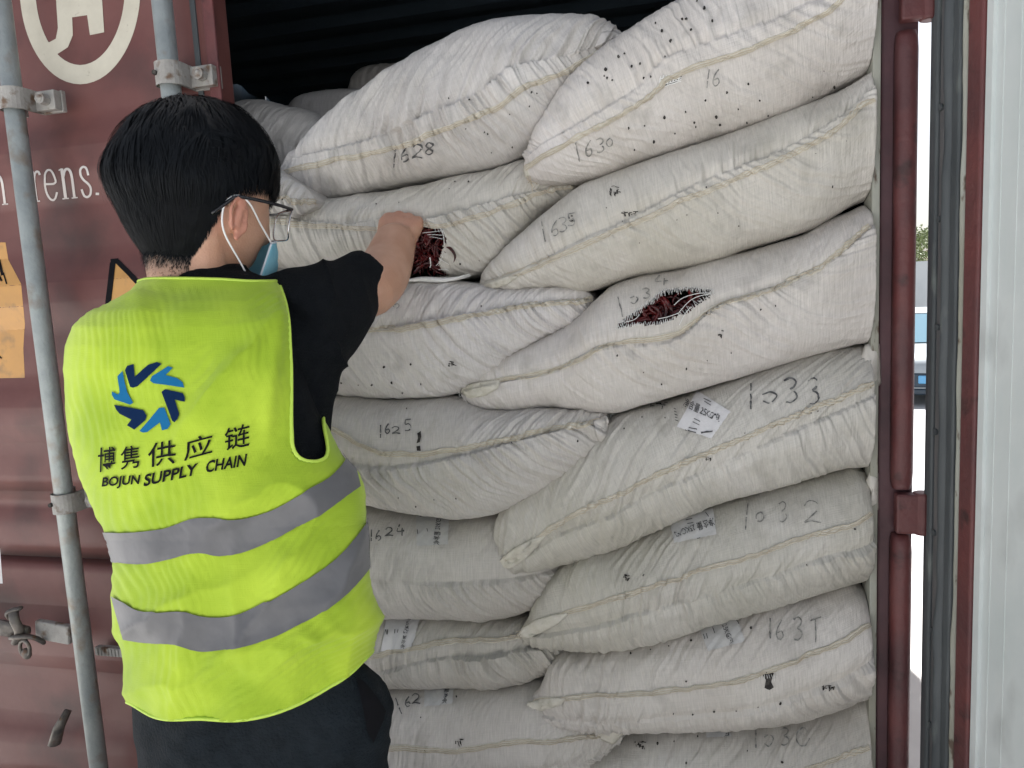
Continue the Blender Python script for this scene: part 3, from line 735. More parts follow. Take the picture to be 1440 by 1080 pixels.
# handwriting: digit strokes in a unit box (x right, y down)
DG = {'0': [[(.5, .05), (.15, .3), (.12, .7), (.4, .98), (.8, .8), (.88, .4), (.62, .08), (.45, .06)]],
      '1': [[(.55, .0), (.5, .5), (.5, 1.0)]],
      '2': [[(.1, .25), (.35, .02), (.75, .12), (.78, .4), (.4, .75), (.05, 1.0), (.45, .9), (.95, .98)]],
      '3': [[(.1, .12), (.5, .0), (.8, .15), (.65, .38), (.4, .48), (.75, .58), (.85, .8), (.5, 1.0), (.2, .98)]],
      '4': [[(.35, .0), (.08, .6), (.9, .55)], [(.65, .3), (.62, 1.0)]],
      '5': [[(.2, .05), (.2, .45), (.6, .4), (.85, .65), (.65, .95), (.15, .98)], [(.2, .06), (.85, .0)]],
      '6': [[(.65, .0), (.25, .4), (.15, .8), (.45, 1.0), (.8, .8), (.65, .55), (.25, .65)]],
      '8': [[(.75, .15), (.4, .0), (.2, .25), (.5, .48), (.85, .75), (.5, 1.0), (.15, .8), (.5, .48), (.8, .22), (.6, .02)]],
      'o': [[(.15, .45), (.6, .35), (.95, .5), (.6, .8), (.2, .72)]],
      '7': [[(.1, .05), (.9, .1), (.5, .5), (.4, 1.)]],
      'T': [[(.1, .15), (.95, .0)], [(.5, .1), (.5, 1.05)]]}
def write(o, surf, items, wpx=2.6, mat='ink', seed=0):
    """items: (digit, x, y, w, h, slant) in px"""
    out = []; r = random.Random(seed)
    for ch, x, y, w_, h_, sl in items:
        for st_ in DG[ch]:
            pl = [(x+a*w_+sl*(1-b)*h_, y+b*h_) for a, b in st_]
            pl = smooth_line(pl, 26) if len(pl) > 2 else lin_line(pl, 14)
            if len(pl) > 16 and r.random() < .45:
                k_ = r.randrange(6, len(pl)-6); g_ = r.choice((1, 2)); segs = [pl[:k_], pl[k_+g_:]]
            else: segs = [pl]
            for pl in segs:
             n = max(4, int(len(pl))); wd = wpx*(.35+.95*np.array([r.random() for _ in range(n)]))
             wd = np.convolve(np.pad(wd, 2, 'edge'), np.ones(5)/5, 'valid'); out.append(ribbon_data(surf, pl, wd, .0016, n=n))
    V, Fc = merge(*out)
    if Fc: mk('handwriting', V, Fc, M[mat], o)
def dots(o, surf, pts, r=2.0, name='pinhole', seed=0):
    """small round sampling holes and specks, all on one sack"""
    rr = random.Random(seed); V = []; Fc = []
    for x, y in pts:
        q = r*.72*rr.uniform(.6, 1.25); a0 = rr.random()*3; st_ = rr.uniform(1, 1.7); b = len(V); ring = []
        for k in range(9):
            a = a0+2*pi*k/9; h = surf.hit(x+q*cos(a)*(1+.3*rr.uniform(-1, 1)), y+q*st_*sin(a), .0014)
            if h is None: ring = None; break
            ring.append(h[0])
        if ring: V += ring; Fc.append(tuple(b+i for i in range(9)))
    if Fc: mk(name, V, Fc, M['hole'], o, smooth=False)
def scatter(poly, n, seed):
    r = random.Random(seed); xs = [p[0] for p in poly]; ys = [p[1] for p in poly]; out = []
    while len(out) < n:
        x, y = r.uniform(min(xs), max(xs)), r.uniform(min(ys), max(ys))
        if inpoly(np.array([x]), np.array([y]), poly)[0]: out.append((x, y))
    return out
def paper(o, surf, quad, text=None, rows=(), mat='paper', tq=None, bold=.004, curl=0):
    """quad: tl,tr,br,bl px ; text placed in tq (bl,br,tr,tl)"""
    V, Fc = patch_data(surf, [quad[0], quad[1]], [quad[3], quad[2]], 22, 22, .0020)
    p = mk('paper_label', V, Fc, M[mat], o)
    out = []
    if text: out.append(text_data(surf, text, tq, .0034, bold, 1.6))
    for a, b_, w_ in rows: out.append(ribbon_data(surf, [a, b_], w_, .0034))
    if out:
        V, Fc = merge(*out); mk('label_print', V, Fc, M['print'], p)
def snag(o, surf, x, y, w_, h_, n=12, seed=0, dark=True):
    """frayed snag: dark threads and small gaps"""
    r = random.Random(seed); out = []
    for i in range(n):
        a = (x+r.uniform(-w_, w_)/2, y+r.uniform(-h_, h_)/2); ang = r.choice((0.1, 1.5))+r.uniform(-.3, .3); l = r.uniform(2, 6)
        out.append(ribbon_data(surf, [a, (a[0]+cos(ang)*l, a[1]+sin(ang)*l)], r.uniform(.7, 1.7), .0016, n=3))
    V, Fc = merge(*out); 
    if Fc: mk('snag', V, Fc, M['hole'], o)
def chillies(name, surf, poly, n, d0, d1, label, seed, sz=(9, 22), Ymin=None):
    """dried chillies seen in a torn sack: crumpled curved pods below the surface"""
    r = random.Random(seed); b = MB()
    for x, y in scatter(poly, n, seed):
        h = surf.hit(x, y, 0)
        if h is None: continue
        c = h[0]-h[1]*r.uniform(d0, d1); a = r.uniform(0, 2*pi); L = r.uniform(*sz)/1000*1.5; e1 = RT*cos(a)+UP*sin(a); e2 = np.cross(FW, e1); k = r.uniform(-.6, .6); tz = r.uniform(-.4, .4)
        P = [c+e1*L*t+e2*L*k*(1-(t*1.0)**2)+FW*L*tz*t for t in (-1, -.6, -.2, .2, .6, 1)]
        rad = r.uniform(.0035, .007) if sz[0] > 8 else r.uniform(.0022, .0042); b.tube(smooth_line(P, 9), [rad*f for f in (.25, .8, 1, 1.1, .85, 1.05, .8, .5, .15)], 6, flat=r.uniform(.35, .8))
    V, Fc = patch_data(surf, [tuple(p) for p in []] or [(min(p[0] for p in poly)-8, min(p[1] for p in poly)-8), (max(p[0] for p in poly)+8, min(p[1] for p in poly)-8)],
                       [(min(p[0] for p in poly)-8, max(p[1] for p in poly)+8), (max(p[0] for p in poly)+8, max(p[1] for p in poly)+8)], 24, 24, -d1-.012)
    b.add(V, Fc); o = b.build(name, M['chilli'], smooth=True); tag(o, label, 'dried chillies', kind='stuff'); return o
def fray(o, surf, line, n, length, seed, dirs=(0, 1), w_=1.3, off=.002, inward=None):
    r = random.Random(seed); L = lin_line(line, n); out = []
    for i in range(n):
        x, y = L[i]; a = atan2(dirs[1], dirs[0])+r.uniform(-.35, .35); l = length*r.uniform(.4, 1.15)
        h0 = surf.hit(x-cos(a)*2, y-sin(a)*2, off); h1 = surf.hit(x+cos(a)*l*.5, y+sin(a)*l*.5, off*.7); h2 = surf.hit(x+cos(a)*l, y+sin(a)*l, -.001)
        if None in (h0, h1, h2): continue
        out.append([h0[0], h1[0], h2[0]])
    b = MB()
    for P in out: b.tube(smooth_line(P, 6), w_*.00055, 5, flat=.5)
    if b.v: b.build('frayed_edge', M['fray'], o, smooth=True)

SK = {}
def sack(key, *a, **k): SK[key] = build_sack(*a, **k); return SK[key]

# ---- right column, from the top
sack('R1', [(738, 243), (752, 205), (765, 170), (800, 118), (860, 66), (940, 18), (1000, -14), (1100, -70), (1226, -100)],
     [(738, 245), (758, 257), (800, 259), (850, 251), (905, 230), (1000, 200), (1100, 167), (1180, 128), (1228, 104)],
     [(738, 238), (770, 215), (820, 190), (900, 145), (925, 122), (950, 105), (1060, 66), (1150, 26), (1185, 0), (1225, -32)],
     Yc=(.035, .07), mat='sack', seed=11, wr=.7, endround=(0, .03), wdir=-.5,
     label='top right sack dotted with many black sampling holes and marked 1630')
sack('R2', [(672, 405), (690, 372), (740, 322), (810, 268), (850, 249), (950, 213), (1050, 180), (1150, 144), (1200, 123), (1228, 102)],
     [(672, 406), (720, 407), (780, 405), (830, 410), (900, 388), (1000, 371), (1050, 351), (1130, 326), (1190, 295), (1228, 280)],
     [(672, 403), (760, 372), (830, 340), (900, 310), (1000, 265), (1100, 225), (1170, 185), (1210, 150), (1230, 140)],
     Yc=(.03, .07), mat='sack_green', seed=23, wr=.55, endround=(0, .03), wdir=-.4,
     label='long sack marked 1635 with a folded hem corner at the container wall')
HOLE3 = [(866, 461), (880, 447), (895, 438), (905, 432), (912, 424), (925, 414), (934, 409), (950, 406), (975, 405), (1003, 409), (990, 413), (1003, 414), (985, 424), (972, 436), (962, 443), (955, 442), (945, 450), (925, 456), (905, 457), (898, 455), (884, 458)]
sack('R3', [(648, 548), (668, 522), (720, 494), (765, 474), (805, 450), (838, 420), (862, 400), (900, 386), (950, 376), (1030, 358), (1115, 334), (1160, 310), (1200, 293), (1226, 285)],
     [(648, 551), (680, 568), (720, 574), (780, 570), (860, 578), (923, 561), (1040, 528), (1131, 499), (1190, 484), (1228, 482)],
     [(648, 549), (730, 530), (800, 513), (850, 486), (930, 474), (965, 462), (1010, 430), (1090, 405), (1160, 370), (1222, 318)],
     Yc=(.02, .07), mat='sack', seed=35, wr=.6, endround=(0, .03), wdir=-.4, hole=[HOLE3], nu=420, nf=150,
     label='torn sack with a frayed leaf shaped hole showing dark red chillies on its upper face')
sack('R4', [(697, 795), (702, 750), (706, 718), (730, 690), (800, 632), (850, 592), (880, 577), (950, 560), (1040, 528), (1131, 498), (1190, 485), (1232, 486)],
     [(697, 797), (725, 800), (800, 786), (860, 767), (940, 732), (1000, 706), (1100, 676), (1170, 656), (1230, 648)],
     [(697, 794), (750, 762), (800, 726), (860, 700), (920, 668), (1000, 635), (1100, 592), (1180, 560), (1232, 538)],
     Yc=(.02, .07), mat='sack_green', seed=47, wr=.8, endround=(0, .03), wdir=.55,
     label='sack marked 1033 with a tilted white paper label near its upper edge')
sack('R5', [(728, 892), (748, 868), (756, 838), (790, 797), (830, 768), (870, 760), (940, 731), (1000, 705), (1100, 675), (1170, 656), (1200, 650), (1230, 668)],
     [(728, 894), (760, 901), (800, 902), (850, 902), (900, 896), (960, 881), (1050, 851), (1130, 829), (1228, 802)],
     [(728, 892), (800, 862), (840, 849), (930, 820), (1010, 795), (1080, 775), (1130, 755), (1200, 738), (1230, 718)],
     Yc=(.02, .07), mat='sack_green', seed=59, wr=.9, endround=(0, .03), wdir=.3,
     label='sack marked 1032 lying just below the one with the tilted paper label')
sack('R6', [(738, 998), (765, 962), (778, 925), (800, 907), (850, 901), (900, 896), (960, 881), (1050, 851), (1130, 830), (1190, 810), (1230, 830)],
     [(738, 1002), (800, 1010), (880, 1014), (960, 1012), (1080, 1004), (1160, 986), (1228, 955)],
     [(738, 990), (790, 983), (840, 978), (930, 972), (1040, 955), (1130, 925), (1180, 905), (1228, 876)],
     Yc=(.02, .07), mat='sack', seed=61, wr=.9, endround=(0, .03), wdir=.25,
     label='sack marked 1031 with a ragged black puncture just under its seam')
sack('R7', [(770, 1110), (800, 1075), (860, 1040), (900, 1022), (960, 1012), (1080, 1004), (1160, 987), (1228, 962)],
     [(770, 1112), (830, 1170), (900, 1190), (1080, 1180), (1228, 1140)],
     [(770, 1111), (900, 1105), (1080, 1095), (1228, 1050)],
     Yc=(.03, .07), mat='sack', seed=71, wr=.8, endround=(0, .03),
     label='sack marked 1030 at the bottom right corner of the stack')
# ---- left column
sack('L1', [(398, 243), (430, 214), (470, 170), (520, 130), (580, 88), (640, 58), (700, 36), (780, 25), (830, 28), (862, 43), (883, 54)],
     [(398, 247), (415, 268), (435, 281), (500, 277), (560, 267), (620, 254), (680, 242), (730, 225), (780, 190), (830, 120), (862, 72), (883, 58)],
     [(398, 244), (450, 230), (560, 205), (620, 182), (700, 150), (740, 122), (800, 98), (840, 75), (883, 56)],
     Yc=(.07, .10), mat='sack_grey', seed=83, wr=1.25, wdir=.35, bmax=.12,
     label='plump pale grey sack marked 1628 on top of the left pile')
HOLE2 = [(588, 310), (600, 313), (612, 316), (622, 322), (628, 340), (622, 352), (618, 362), (617, 372), (622, 380), (632, 388), (600, 390), (560, 392), (555, 360), (560, 320)]
sack('L2', [(330, 330), (345, 300), (390, 288), (450, 284), (520, 275), (580, 266), (640, 253), (700, 240), (745, 226), (800, 232), (828, 254)],
     [(330, 335), (360, 362), (420, 380), (500, 390), (560, 395), (620, 396), (665, 392), (700, 378), (730, 345), (770, 300), (828, 258)],
     [(330, 316), (390, 313), (450, 318), (520, 322), (560, 316), (590, 312), (620, 318), (660, 308), (700, 295), (760, 272), (828, 256)],
     Yc=(.05, .10), mat='sack_green', seed=97, wr=.9, hole=[HOLE2], nu=420, nf=150, bmax=.09, wdir=.1,
     label='torn sack held open by the man, dried red chillies spilling from it')
sack('L3', [(340, 450), (380, 405), (450, 395), (540, 393), (620, 393), (700, 401), (760, 403), (812, 405), (834, 418)],
     [(340, 480), (380, 520), (460, 548), (520, 557), (580, 558), (640, 552), (690, 530), (740, 488), (800, 455), (834, 424)],
     [(340, 470), (450, 464), (560, 462), (640, 449), (750, 430), (834, 421)],
     Yc=(.05, .035), mat='sack_grey', seed=101, wr=1.1, bmax=.10,
     label='pale sack directly below the hand, its rounded end marked by a small black snag')
sack('L4', [(340, 600), (400, 562), (470, 556), (560, 560), (640, 556), (700, 572), (770, 571), (820, 577), (853, 584)],
     [(340, 640), (400, 672), (470, 686), (540, 706), (630, 722), (690, 719), (740, 701), (800, 667), (845, 630), (853, 600)],
     [(340, 590), (460, 600), (520, 632), (600, 637), (700, 620), (780, 603), (853, 590)],
     Yc=(.05, .01), mat='sack', seed=113, wr=1.15, bmax=.11,
     label='blunt ended sack with a long stitched seam and faint 1625 writing beside a black cut')
sack('L5', [(380, 760), (420, 710), (500, 704), (570, 714), (640, 722), (700, 714), (760, 735), (800, 760), (843, 772)],
     [(380, 800), (420, 845), (520, 858), (600, 860), (700, 862), (750, 850), (790, 827), (815, 808), (843, 782)], None,
     Yc=(.05, .08), mat='sack', seed=127, wr=.9, bmax=.11, pinch=0,
     label='sack marked 1624 with no seam showing and a faded paper label in its middle')
sack('L6', [(420, 900), (460, 866), (520, 862), (600, 862), (700, 862), (750, 862), (800, 880), (850, 900)],
     [(420, 930), (460, 950), (520, 956), (600, 959), (650, 958), (720, 955), (790, 930), (850, 905)],
     [(420, 935), (510, 926), (570, 914), (640, 902), (700, 900), (760, 892), (850, 902)],
     Yc=(.05, .08), mat='sack', seed=131, wr=1.3, bmax=.09, nf=120,
     label='strongly wrinkled flat sack with a white paper label beside the yellow vest')
sack('L7', [(420, 1010), (460, 968), (520, 958), (600, 960), (700, 957), (770, 955), (830, 985), (884, 1013)],
     [(420, 1050), (470, 1082), (560, 1090), (700, 1082), (800, 1066), (860, 1046), (884, 1018)],
     [(420, 1050), (540, 1052), (640, 1056), (700, 1046), (800, 1040), (860, 1030), (884, 1016)],
     Yc=(.045, .055), mat='sack', seed=149, wr=1.0, bmax=.095,
     label='sack marked 162 at the lower left with a yellowish folded corner')
sack('L8', [(420, 1140), (470, 1092), (560, 1092), (700, 1084), (830, 1064), (900, 1080)],
     [(420, 1150), (470, 1195), (560, 1200), (700, 1200), (830, 1190), (900, 1120)], None,
     Yc=(.06, .08), mat='sack_grey', seed=151, wr=.8, bmax=.1, nu=160, nf=60, pinch=0,
     label='lowest visible sack at the bottom edge of the pile beside the trousers')
# ---- the tied end and sacks further back
sack('E1', [(330, 250), (350, 235), (390, 238), (420, 258), (440, 275), (445, 283)], [(330, 270), (350, 292), (390, 300), (420, 300), (440, 292), (445, 286)], [(345, 262), (400, 280), (444, 284)],
     Yc=(.03, -.02), mat='sack_grey', seed=163, wr=1.4, bmax=.05, nu=140, nf=60, depth=.3, pinch=.003,
     label='crumpled sack end tucked under the plump sack beside the glasses')
sack('B1', [(300, 190), (340, 150), (372, 143), (410, 150), (450, 160), (480, 190), (520, 240)], [(300, 210), (340, 250), (372, 262), (410, 265), (450, 262), (490, 258), (520, 245)], None,
     Yc=(.30, .30), mat='sack_grey', seed=173, wr=.9, bmax=.12, nu=160, nf=70, pinch=0,
     label='pale sack end just behind the open door edge above the man')
sack('L0', [(300, 420), (340, 372), (400, 362), (470, 368), (540, 384)], [(300, 430), (340, 440), (400, 440), (470, 430), (540, 396)], None, Yc=(.10, .12), mat='sack_grey', seed=177, wr=.8, bmax=.07, nu=120, nf=50, pinch=0,
     label='grey sack glimpsed in shade just behind the blue face mask')
for i, (x0, x1_, y0, y1_, Y, lab) in enumerate(((400, 620, 128, 205, .75, 'flat grey sack in the gloom behind the plump top sack'), (492, 660, 92, 170, 1.25, 'far rounded sack end catching light in the dark of the container'),
                                            (330, 480, 150, 215, 1.1, 'dim sack deep in the container beyond the door edge'))):
    sack('D%d' % i, [(x0, (y0+y1_)/2), (x0+(x1_-x0)*.15, y0+6), ((x0+x1_)/2, y0), (x1_-(x1_-x0)*.15, y0+5), (x1_, (y0+y1_)/2)],
         [(x0, (y0+y1_)/2+3), (x0+(x1_-x0)*.15, y1_-6), ((x0+x1_)/2, y1_), (x1_-(x1_-x0)*.15, y1_-5), (x1_, (y0+y1_)/2+3)], None,
         Yc=(Y, Y), mat='sack_grey', seed=180+i, wr=.6, bmax=.14, nu=120, nf=50, pinch=0, label=lab)

# ---- marks on the sacks
o, s = SK['L1']
write(o, s, [('1', 547, 209, 12, 26, .1), ('6', 562, 205, 14, 22, .1), ('2', 577, 202, 18, 20, .1), ('8', 595, 200, 16, 17, .1)], 2.2, 'ink', 1)
dots(o, s, scatter([(600, 120), (830, 110), (720, 215), (620, 240)], 14, 3), 1.3, seed=3)
o, s = SK['R1']
write(o, s, [('1', 812, 200, 6, 27, -.2), ('6', 822, 197, 13, 22, 0), ('3', 837, 194, 14, 20, 0), ('0', 852, 194, 10, 12, 0)], 2.0, 'faintink', 2)
write(o, s, [('1', 990, 98, 8, 26, .1), ('6', 1000, 97, 13, 24, .1)], 2.0, 'faintink', 3)
PR = [(853, 60), (870, 80), (900, 90), (915, 108), (878, 76), (935, 80), (965, 27), (990, 12), (1001, 30), (972, 42), (922, 33), (931, 44), (960, 27), (943, 58), (888, 94), (852, 98), (827, 117), (850, 107), (861, 113), (854, 110), (905, 110), (980, 2), (1052, 118), (1022, 130), (1068, 141), (1038, 153), (1007, 164), (992, 141), (964, 157), (934, 165), (978, 178), (949, 187), (919, 199), (892, 210), (1050, 172), (1080, 162), (906, 177), (1142, 136), (1158, 100), (1173, 122), (976, 172), (884, 180), (1012, 175)]
dots(o, s, PR, 2.3, seed=5)
V = []; out = []
for k in range(5): out.append(ribbon_data(s, [(927, 122-k*3.2+2), (958, 111-k*2.4+3)], 1.3, .0018))
for k in range(8): out.append(ribbon_data(s, [(929+k*4, 107-k*.8), (926+k*4, 124-k*1.6)], 1.3, .0018))
V, Fc = merge(poly_data(s, [[(926, 124), (930, 112), (945, 104), (960, 104), (957, 112), (945, 118)]], .0012)); mk('worn_gap', V, Fc, M['hole'], o)
V, Fc = merge(*out); mk('frayed_edge', V, Fc, M['fray'], o)
o, s = SK['R2']
write(o, s, [('1', 764, 312, 7, 28, -.2), ('6', 775, 310, 13, 22, 0), ('3', 785, 306, 14, 20, 0), ('5', 797, 300, 14, 18, 0)], 1.9, 'faintink', 4)
snag(o, s, 864, 267, 14, 9, 16, 3); snag(o, s, 884, 300, 22, 6, 16, 4); snag(o, s, 803, 308, 5, 8, 5, 5); dots(o, s, scatter([(830, 260), (1190, 150), (1190, 270), (860, 380)], 12, 8), 1.2, seed=8)
o, s = SK['R3']
write(o, s, [('1', 873, 418, 6, 28, -.25), ('o', 884, 410, 14, 22, 0), ('3', 902, 406, 14, 14, 0), ('4', 920, 388, 22, 14, 0)], 2.0, 'faintink', 6)
snag(o, s, 1012, 468, 8, 7, 6, 6); dots(o, s, [(1028, 496), (965, 518), (994, 507), (930, 540), (905, 523), (868, 500), (1070, 435), (985, 363), (1090, 430)], 1.6, seed=9)
chillies('dried_chillies', s, HOLE3, 70, .016, .045, 'dark red dried chillies inside the leaf shaped tear of the upper right sack', 5, (9, 16))
fray(o, s, [(866, 461), (895, 438), (912, 424), (934, 409), (975, 405), (1003, 409)], 60, 6, 3, (.3, 1), 1.0)
fray(o, s, [(1004, 414), (985, 424), (972, 436), (955, 443)], 16, 9, 4, (-.5, -.6), 1.2); fray(o, s, [(945, 450), (925, 456), (898, 456), (884, 459), (868, 462)], 26, 5, 6, (0, -1), 1.2)
b = MB()
for pl in ([(1000, 413), (980, 414), (960, 420), (948, 430)], [(1001, 414), (985, 417), (970, 424), (955, 440)], [(900, 443), (893, 450), (880, 454)], [(957, 440), (940, 446), (925, 449)], [(972, 432), (963, 443), (955, 457)]):
    P = [s.hit(x, y, .003)[0] for x, y in pl]; b.tube(smooth_line(P, 14), .0007, 5)
b.build('torn_fibre', M['fray'], o, smooth=True)
tuft(o, ((648, 551), (-1, .1)), 12, 20, 2, 1.4, 'fray', .0007, Y=.015)
o, s = SK['R4']
write(o, s, [('1', 1052, 540, 8, 36, 0), ('o', 1068, 540, 26, 34, 0), ('3', 1100, 532, 24, 34, 0), ('3', 1134, 532, 20, 36, 0)], 3.0, 'ink', 7)
paper(o, s, [(973, 546), (1027, 579), (1000, 617), (944, 598)], '净含量 25KG/包', tq=[(961, 573), (1010, 595), (1015, 584), (965, 561)],
      rows=[((990, 562), (1001, 567), 1), ((991, 566), (1000, 571), 1), ((976, 589), (984, 593), 1), ((975, 594), (983, 598), 1), ((969, 602), (980, 604), 1.2), ((968, 606), (979, 609), 1.2), ((986, 609), (1003, 607), 1.6)]+[((948+k*.6, 576+k*4), (952+k*.6, 577.5+k*4), 1) for k in range(5)])
snag(o, s, 925, 566, 20, 12, 22, 5); dots(o, s, [(876, 577), (957, 557), (1063, 606), (1041, 617), (1047, 609), (1150, 578), (935, 588), (903, 587), (878, 603), (1140, 580), (965, 605)], 1.6, seed=10)
snag(o, s, 996, 644, 8, 5, 6, 8)
b = MB(); P = [s.hit(x, y, .0015)[0] for x, y in ((1057, 574), (1063, 578), (1066, 582))]
tuft(o, ((697, 797), (-.6, 1)), 8, 20, 4, 1.0, 'thread', .0006, Y=.012)
o, s = SK['R5']
write(o, s, [('1', 1044, 708, 8, 38, .1), ('0', 1062, 720, 14, 14, 0), ('3', 1094, 706, 14, 28, 0), ('2', 1128, 704, 28, 32, 0)], 2.3, 'faintink', 8)
paper(o, s, [(942, 732), (1003, 716), (1008, 752), (948, 764)], '净含量 25KG/包', mat='oldpaper', tq=[(1003, 729), (948, 748), (951, 758), (1006, 740)], rows=[((965, 733), (974, 731), 1.2), ((968, 738), (976, 736), 1), ((980, 758), (986, 757), 1), ((993, 722), (997, 728), 1)])
snag(o, s, 881, 811, 6, 8, 8, 9); dots(o, s, [(905, 809), (1135, 795), (880, 812), (883, 815), (1202, 744)], 1.9, seed=11)
tuft(o, ((740, 885), (-.3, 1)), 7, 12, 5, 1, 'thread', .0006, Y=.0)
o, s = SK['R6']
write(o, s, [('1', 1080, 870, 6, 28, 0), ('6', 1090, 872, 14, 28, 0), ('3', 1114, 868, 16, 32, 0), ('T', 1138, 868, 18, 34, 0)], 2.4, 'faintink', 9)
paper(o, s, [(983, 882), (1036, 868), (1048, 902), (996, 916)], '量 25KG/包', mat='oldpaper', tq=[(1012, 872), (1026, 908), (1034, 904), (1020, 868)], rows=[((990, 893), (992, 900), 1), ((994, 892), (996, 899), 1), ((1003, 884), (1006, 892), 1), ((1037, 874), (1040, 879), 1)])
V, Fc = merge(poly_data(s, [[(1071, 947), (1080, 944), (1088, 946), (1084, 958), (1088, 966), (1082, 970), (1075, 967), (1077, 956)]], .0015)); mk('puncture', V, Fc, M['hole'], o)
fray(o, s, [(1068, 950), (1092, 950)], 8, 9, 7, (0, 1), 1.2)
snag(o, s, 1163, 967, 18, 5, 16, 12); dots(o, s, [(887, 919), (915, 914), (941, 909), (972, 901), (1056, 883), (878, 912), (1035, 999), (1066, 994), (947, 1003), (974, 1004), (1004, 1000), (1098, 990), (965, 958)], 2.0, seed=12)
tuft(o, ((742, 1000), (.1, 1)), 5, 60, 6, .18, 'hem', .0009, Y=.0)
o, s = SK['R7']
write(o, s, [('1', 1060, 1022, 6, 30, 0), ('o', 1072, 1022, 16, 34, 0), ('3', 1096, 1024, 16, 24, 0), ('0', 1118, 1022, 22, 28, 0)], 2.4, 'faintink', 10)
paper(o, s, [(990, 1014), (1022, 1010), (1028, 1036), (994, 1038)], '25KG/包', mat='oldpaper', tq=[(1014, 1012), (1018, 1038), (1027, 1036), (1023, 1011)])
snag(o, s, 900, 1046, 14, 8, 14, 13); dots(o, s, [(948, 1043), (981, 1036), (919, 1020), (925, 1046), (1051, 1056), (965, 1073), (1100, 1072)], 1.8, seed=13)
o, s = SK['L2']
chillies('dried_chillies', s, [(560, 330), (590, 330), (622, 340), (620, 360), (640, 392), (560, 395)], 170, .010, .040, 'heap of dried red chillies in the open mouth of the torn sack beside the hand', 15, (6, 13))
fray(o, s, [(590, 311), (608, 315), (624, 322)], 16, 8, 8, (.1, 1), 1.2)
b = MB()
for pl in ([(622, 324), (608, 325), (594, 328)], [(623, 330), (612, 328), (600, 331)], [(622, 336), (612, 332), (605, 333)], [(620, 362), (626, 366), (632, 371)], [(618, 377), (626, 378), (630, 380)], [(614, 372), (620, 366), (622, 360)], [(622, 322), (624, 334), (624, 346)], [(604, 362), (607, 370), (604, 376)], [(628, 388), (629, 398), (630, 403)]):
    P = [s.hit(x, y, .004) for x, y in pl]
    if None in P: continue
    b.tube(smooth_line([q[0] for q in P], 10), .0011, 5, flat=.5)
b.build('torn_fibre', M['fray'], o, smooth=True)
lip = [atY(x, y, -.015) for x, y in ((556, 397), (590, 392), (620, 393), (640, 391), (660, 385))]
if lip is not None:
    V = []; L = smooth_line(lip, 30)
    for i, p in enumerate(L):
        q = sin(pi*i/29)
        V += [p+np.array((0, .012, -.004)), p+np.array((0, -.002, -.006*q)), p+np.array((0, -.006, .000)), p+np.array((0, .0, .004*q)), p+np.array((0, .014, .004*q))]
    mk('torn_flap', V, grid_faces(30, 5), M['fray'], o)
dots(o, s, [(561, 285), (529, 287), (632, 266), (640, 256), (659, 256), (647, 371), (674, 366)], 1.6, seed=14)
o, s = SK['L3']
snag(o, s, 634, 510, 8, 6, 9, 14); dots(o, s, [(551, 538), (523, 541), (566, 552), (504, 541), (676, 430), (540, 516), (480, 538), (592, 540), (578, 512)], 1.7, seed=15)
write(o, s, [('1', 546, 418, 6, 16, .1), ('6', 552, 420, 12, 14, 0)], 1.6, 'faintink', 12)
o, s = SK['L4']
write(o, s, [('1', 533, 598, 5, 18, 0), ('6', 541, 596, 9, 14, 0), ('2', 550, 600, 14, 10, 0), ('5', 568, 590, 12, 16, 0)], 2.0, 'ink', 13)
V, Fc = poly_data(s, [[(587, 610), (592, 606), (593, 614), (591, 622), (586, 624), (588, 617)], [(586, 628), (591, 627), (592, 634), (587, 634)]], .0016); mk('cut', V, Fc, M['hole'], o)
dots(o, s, [(572, 575), (720, 623), (610, 703), (641, 701), (812, 620), (585, 712), (560, 700)], 1.5, seed=16)
tuft(o, ((850, 588), (1, -.3)), 9, 18, 7, 1.2, 'fray', .0008, Y=.04)
o, s = SK['L5']
write(o, s, [('1', 520, 745, 5, 16, 0), ('6', 528, 746, 9, 14, 0), ('2', 541, 742, 13, 12, 0), ('4', 558, 738, 12, 16, 0)], 2.2, 'ink', 14)
paper(o, s, [(585, 726), (632, 724), (630, 766), (586, 768)], '净含量 25KG/包', mat='oldpaper', tq=[(609, 766), (614, 724), (623, 724), (618, 767)][::1], rows=[((587, 746), (588, 752), 1), ((600, 744), (602, 749), 1), ((590, 728), (631, 725), 1)])
o, s = SK['L6']
paper(o, s, [(545, 863), (592, 868), (578, 912), (535, 916)], '净含量 25KG/包', tq=[(566, 912), (577, 868), (569, 867), (558, 912)][::-1] if False else [(563, 912), (573, 868), (579, 869), (569, 912)], rows=[((542, 886), (541, 893), 1), ((546, 886), (545, 893), 1), ((556, 886), (555, 891), 1), ((560, 886), (559, 890), 1)])
o, s = SK['L7']
write(o, s, [('1', 562, 982, 6, 22, -.4), ('6', 569, 980, 10, 14, 0), ('2', 578, 976, 14, 14, 0)], 2.0, 'ink', 16)
paper(o, s, [(597, 961), (640, 957), (636, 990), (597, 994)], '净含量 25', mat='oldpaper', tq=[(622, 990), (628, 960), (634, 960), (629, 990)])
snag(o, s, 645, 1042, 9, 7, 9, 17); snag(o, s, 680, 957, 16, 4, 9, 18); dots(o, s, [(642, 980), (699, 1050), (592, 1009)], 1.6, seed=19)

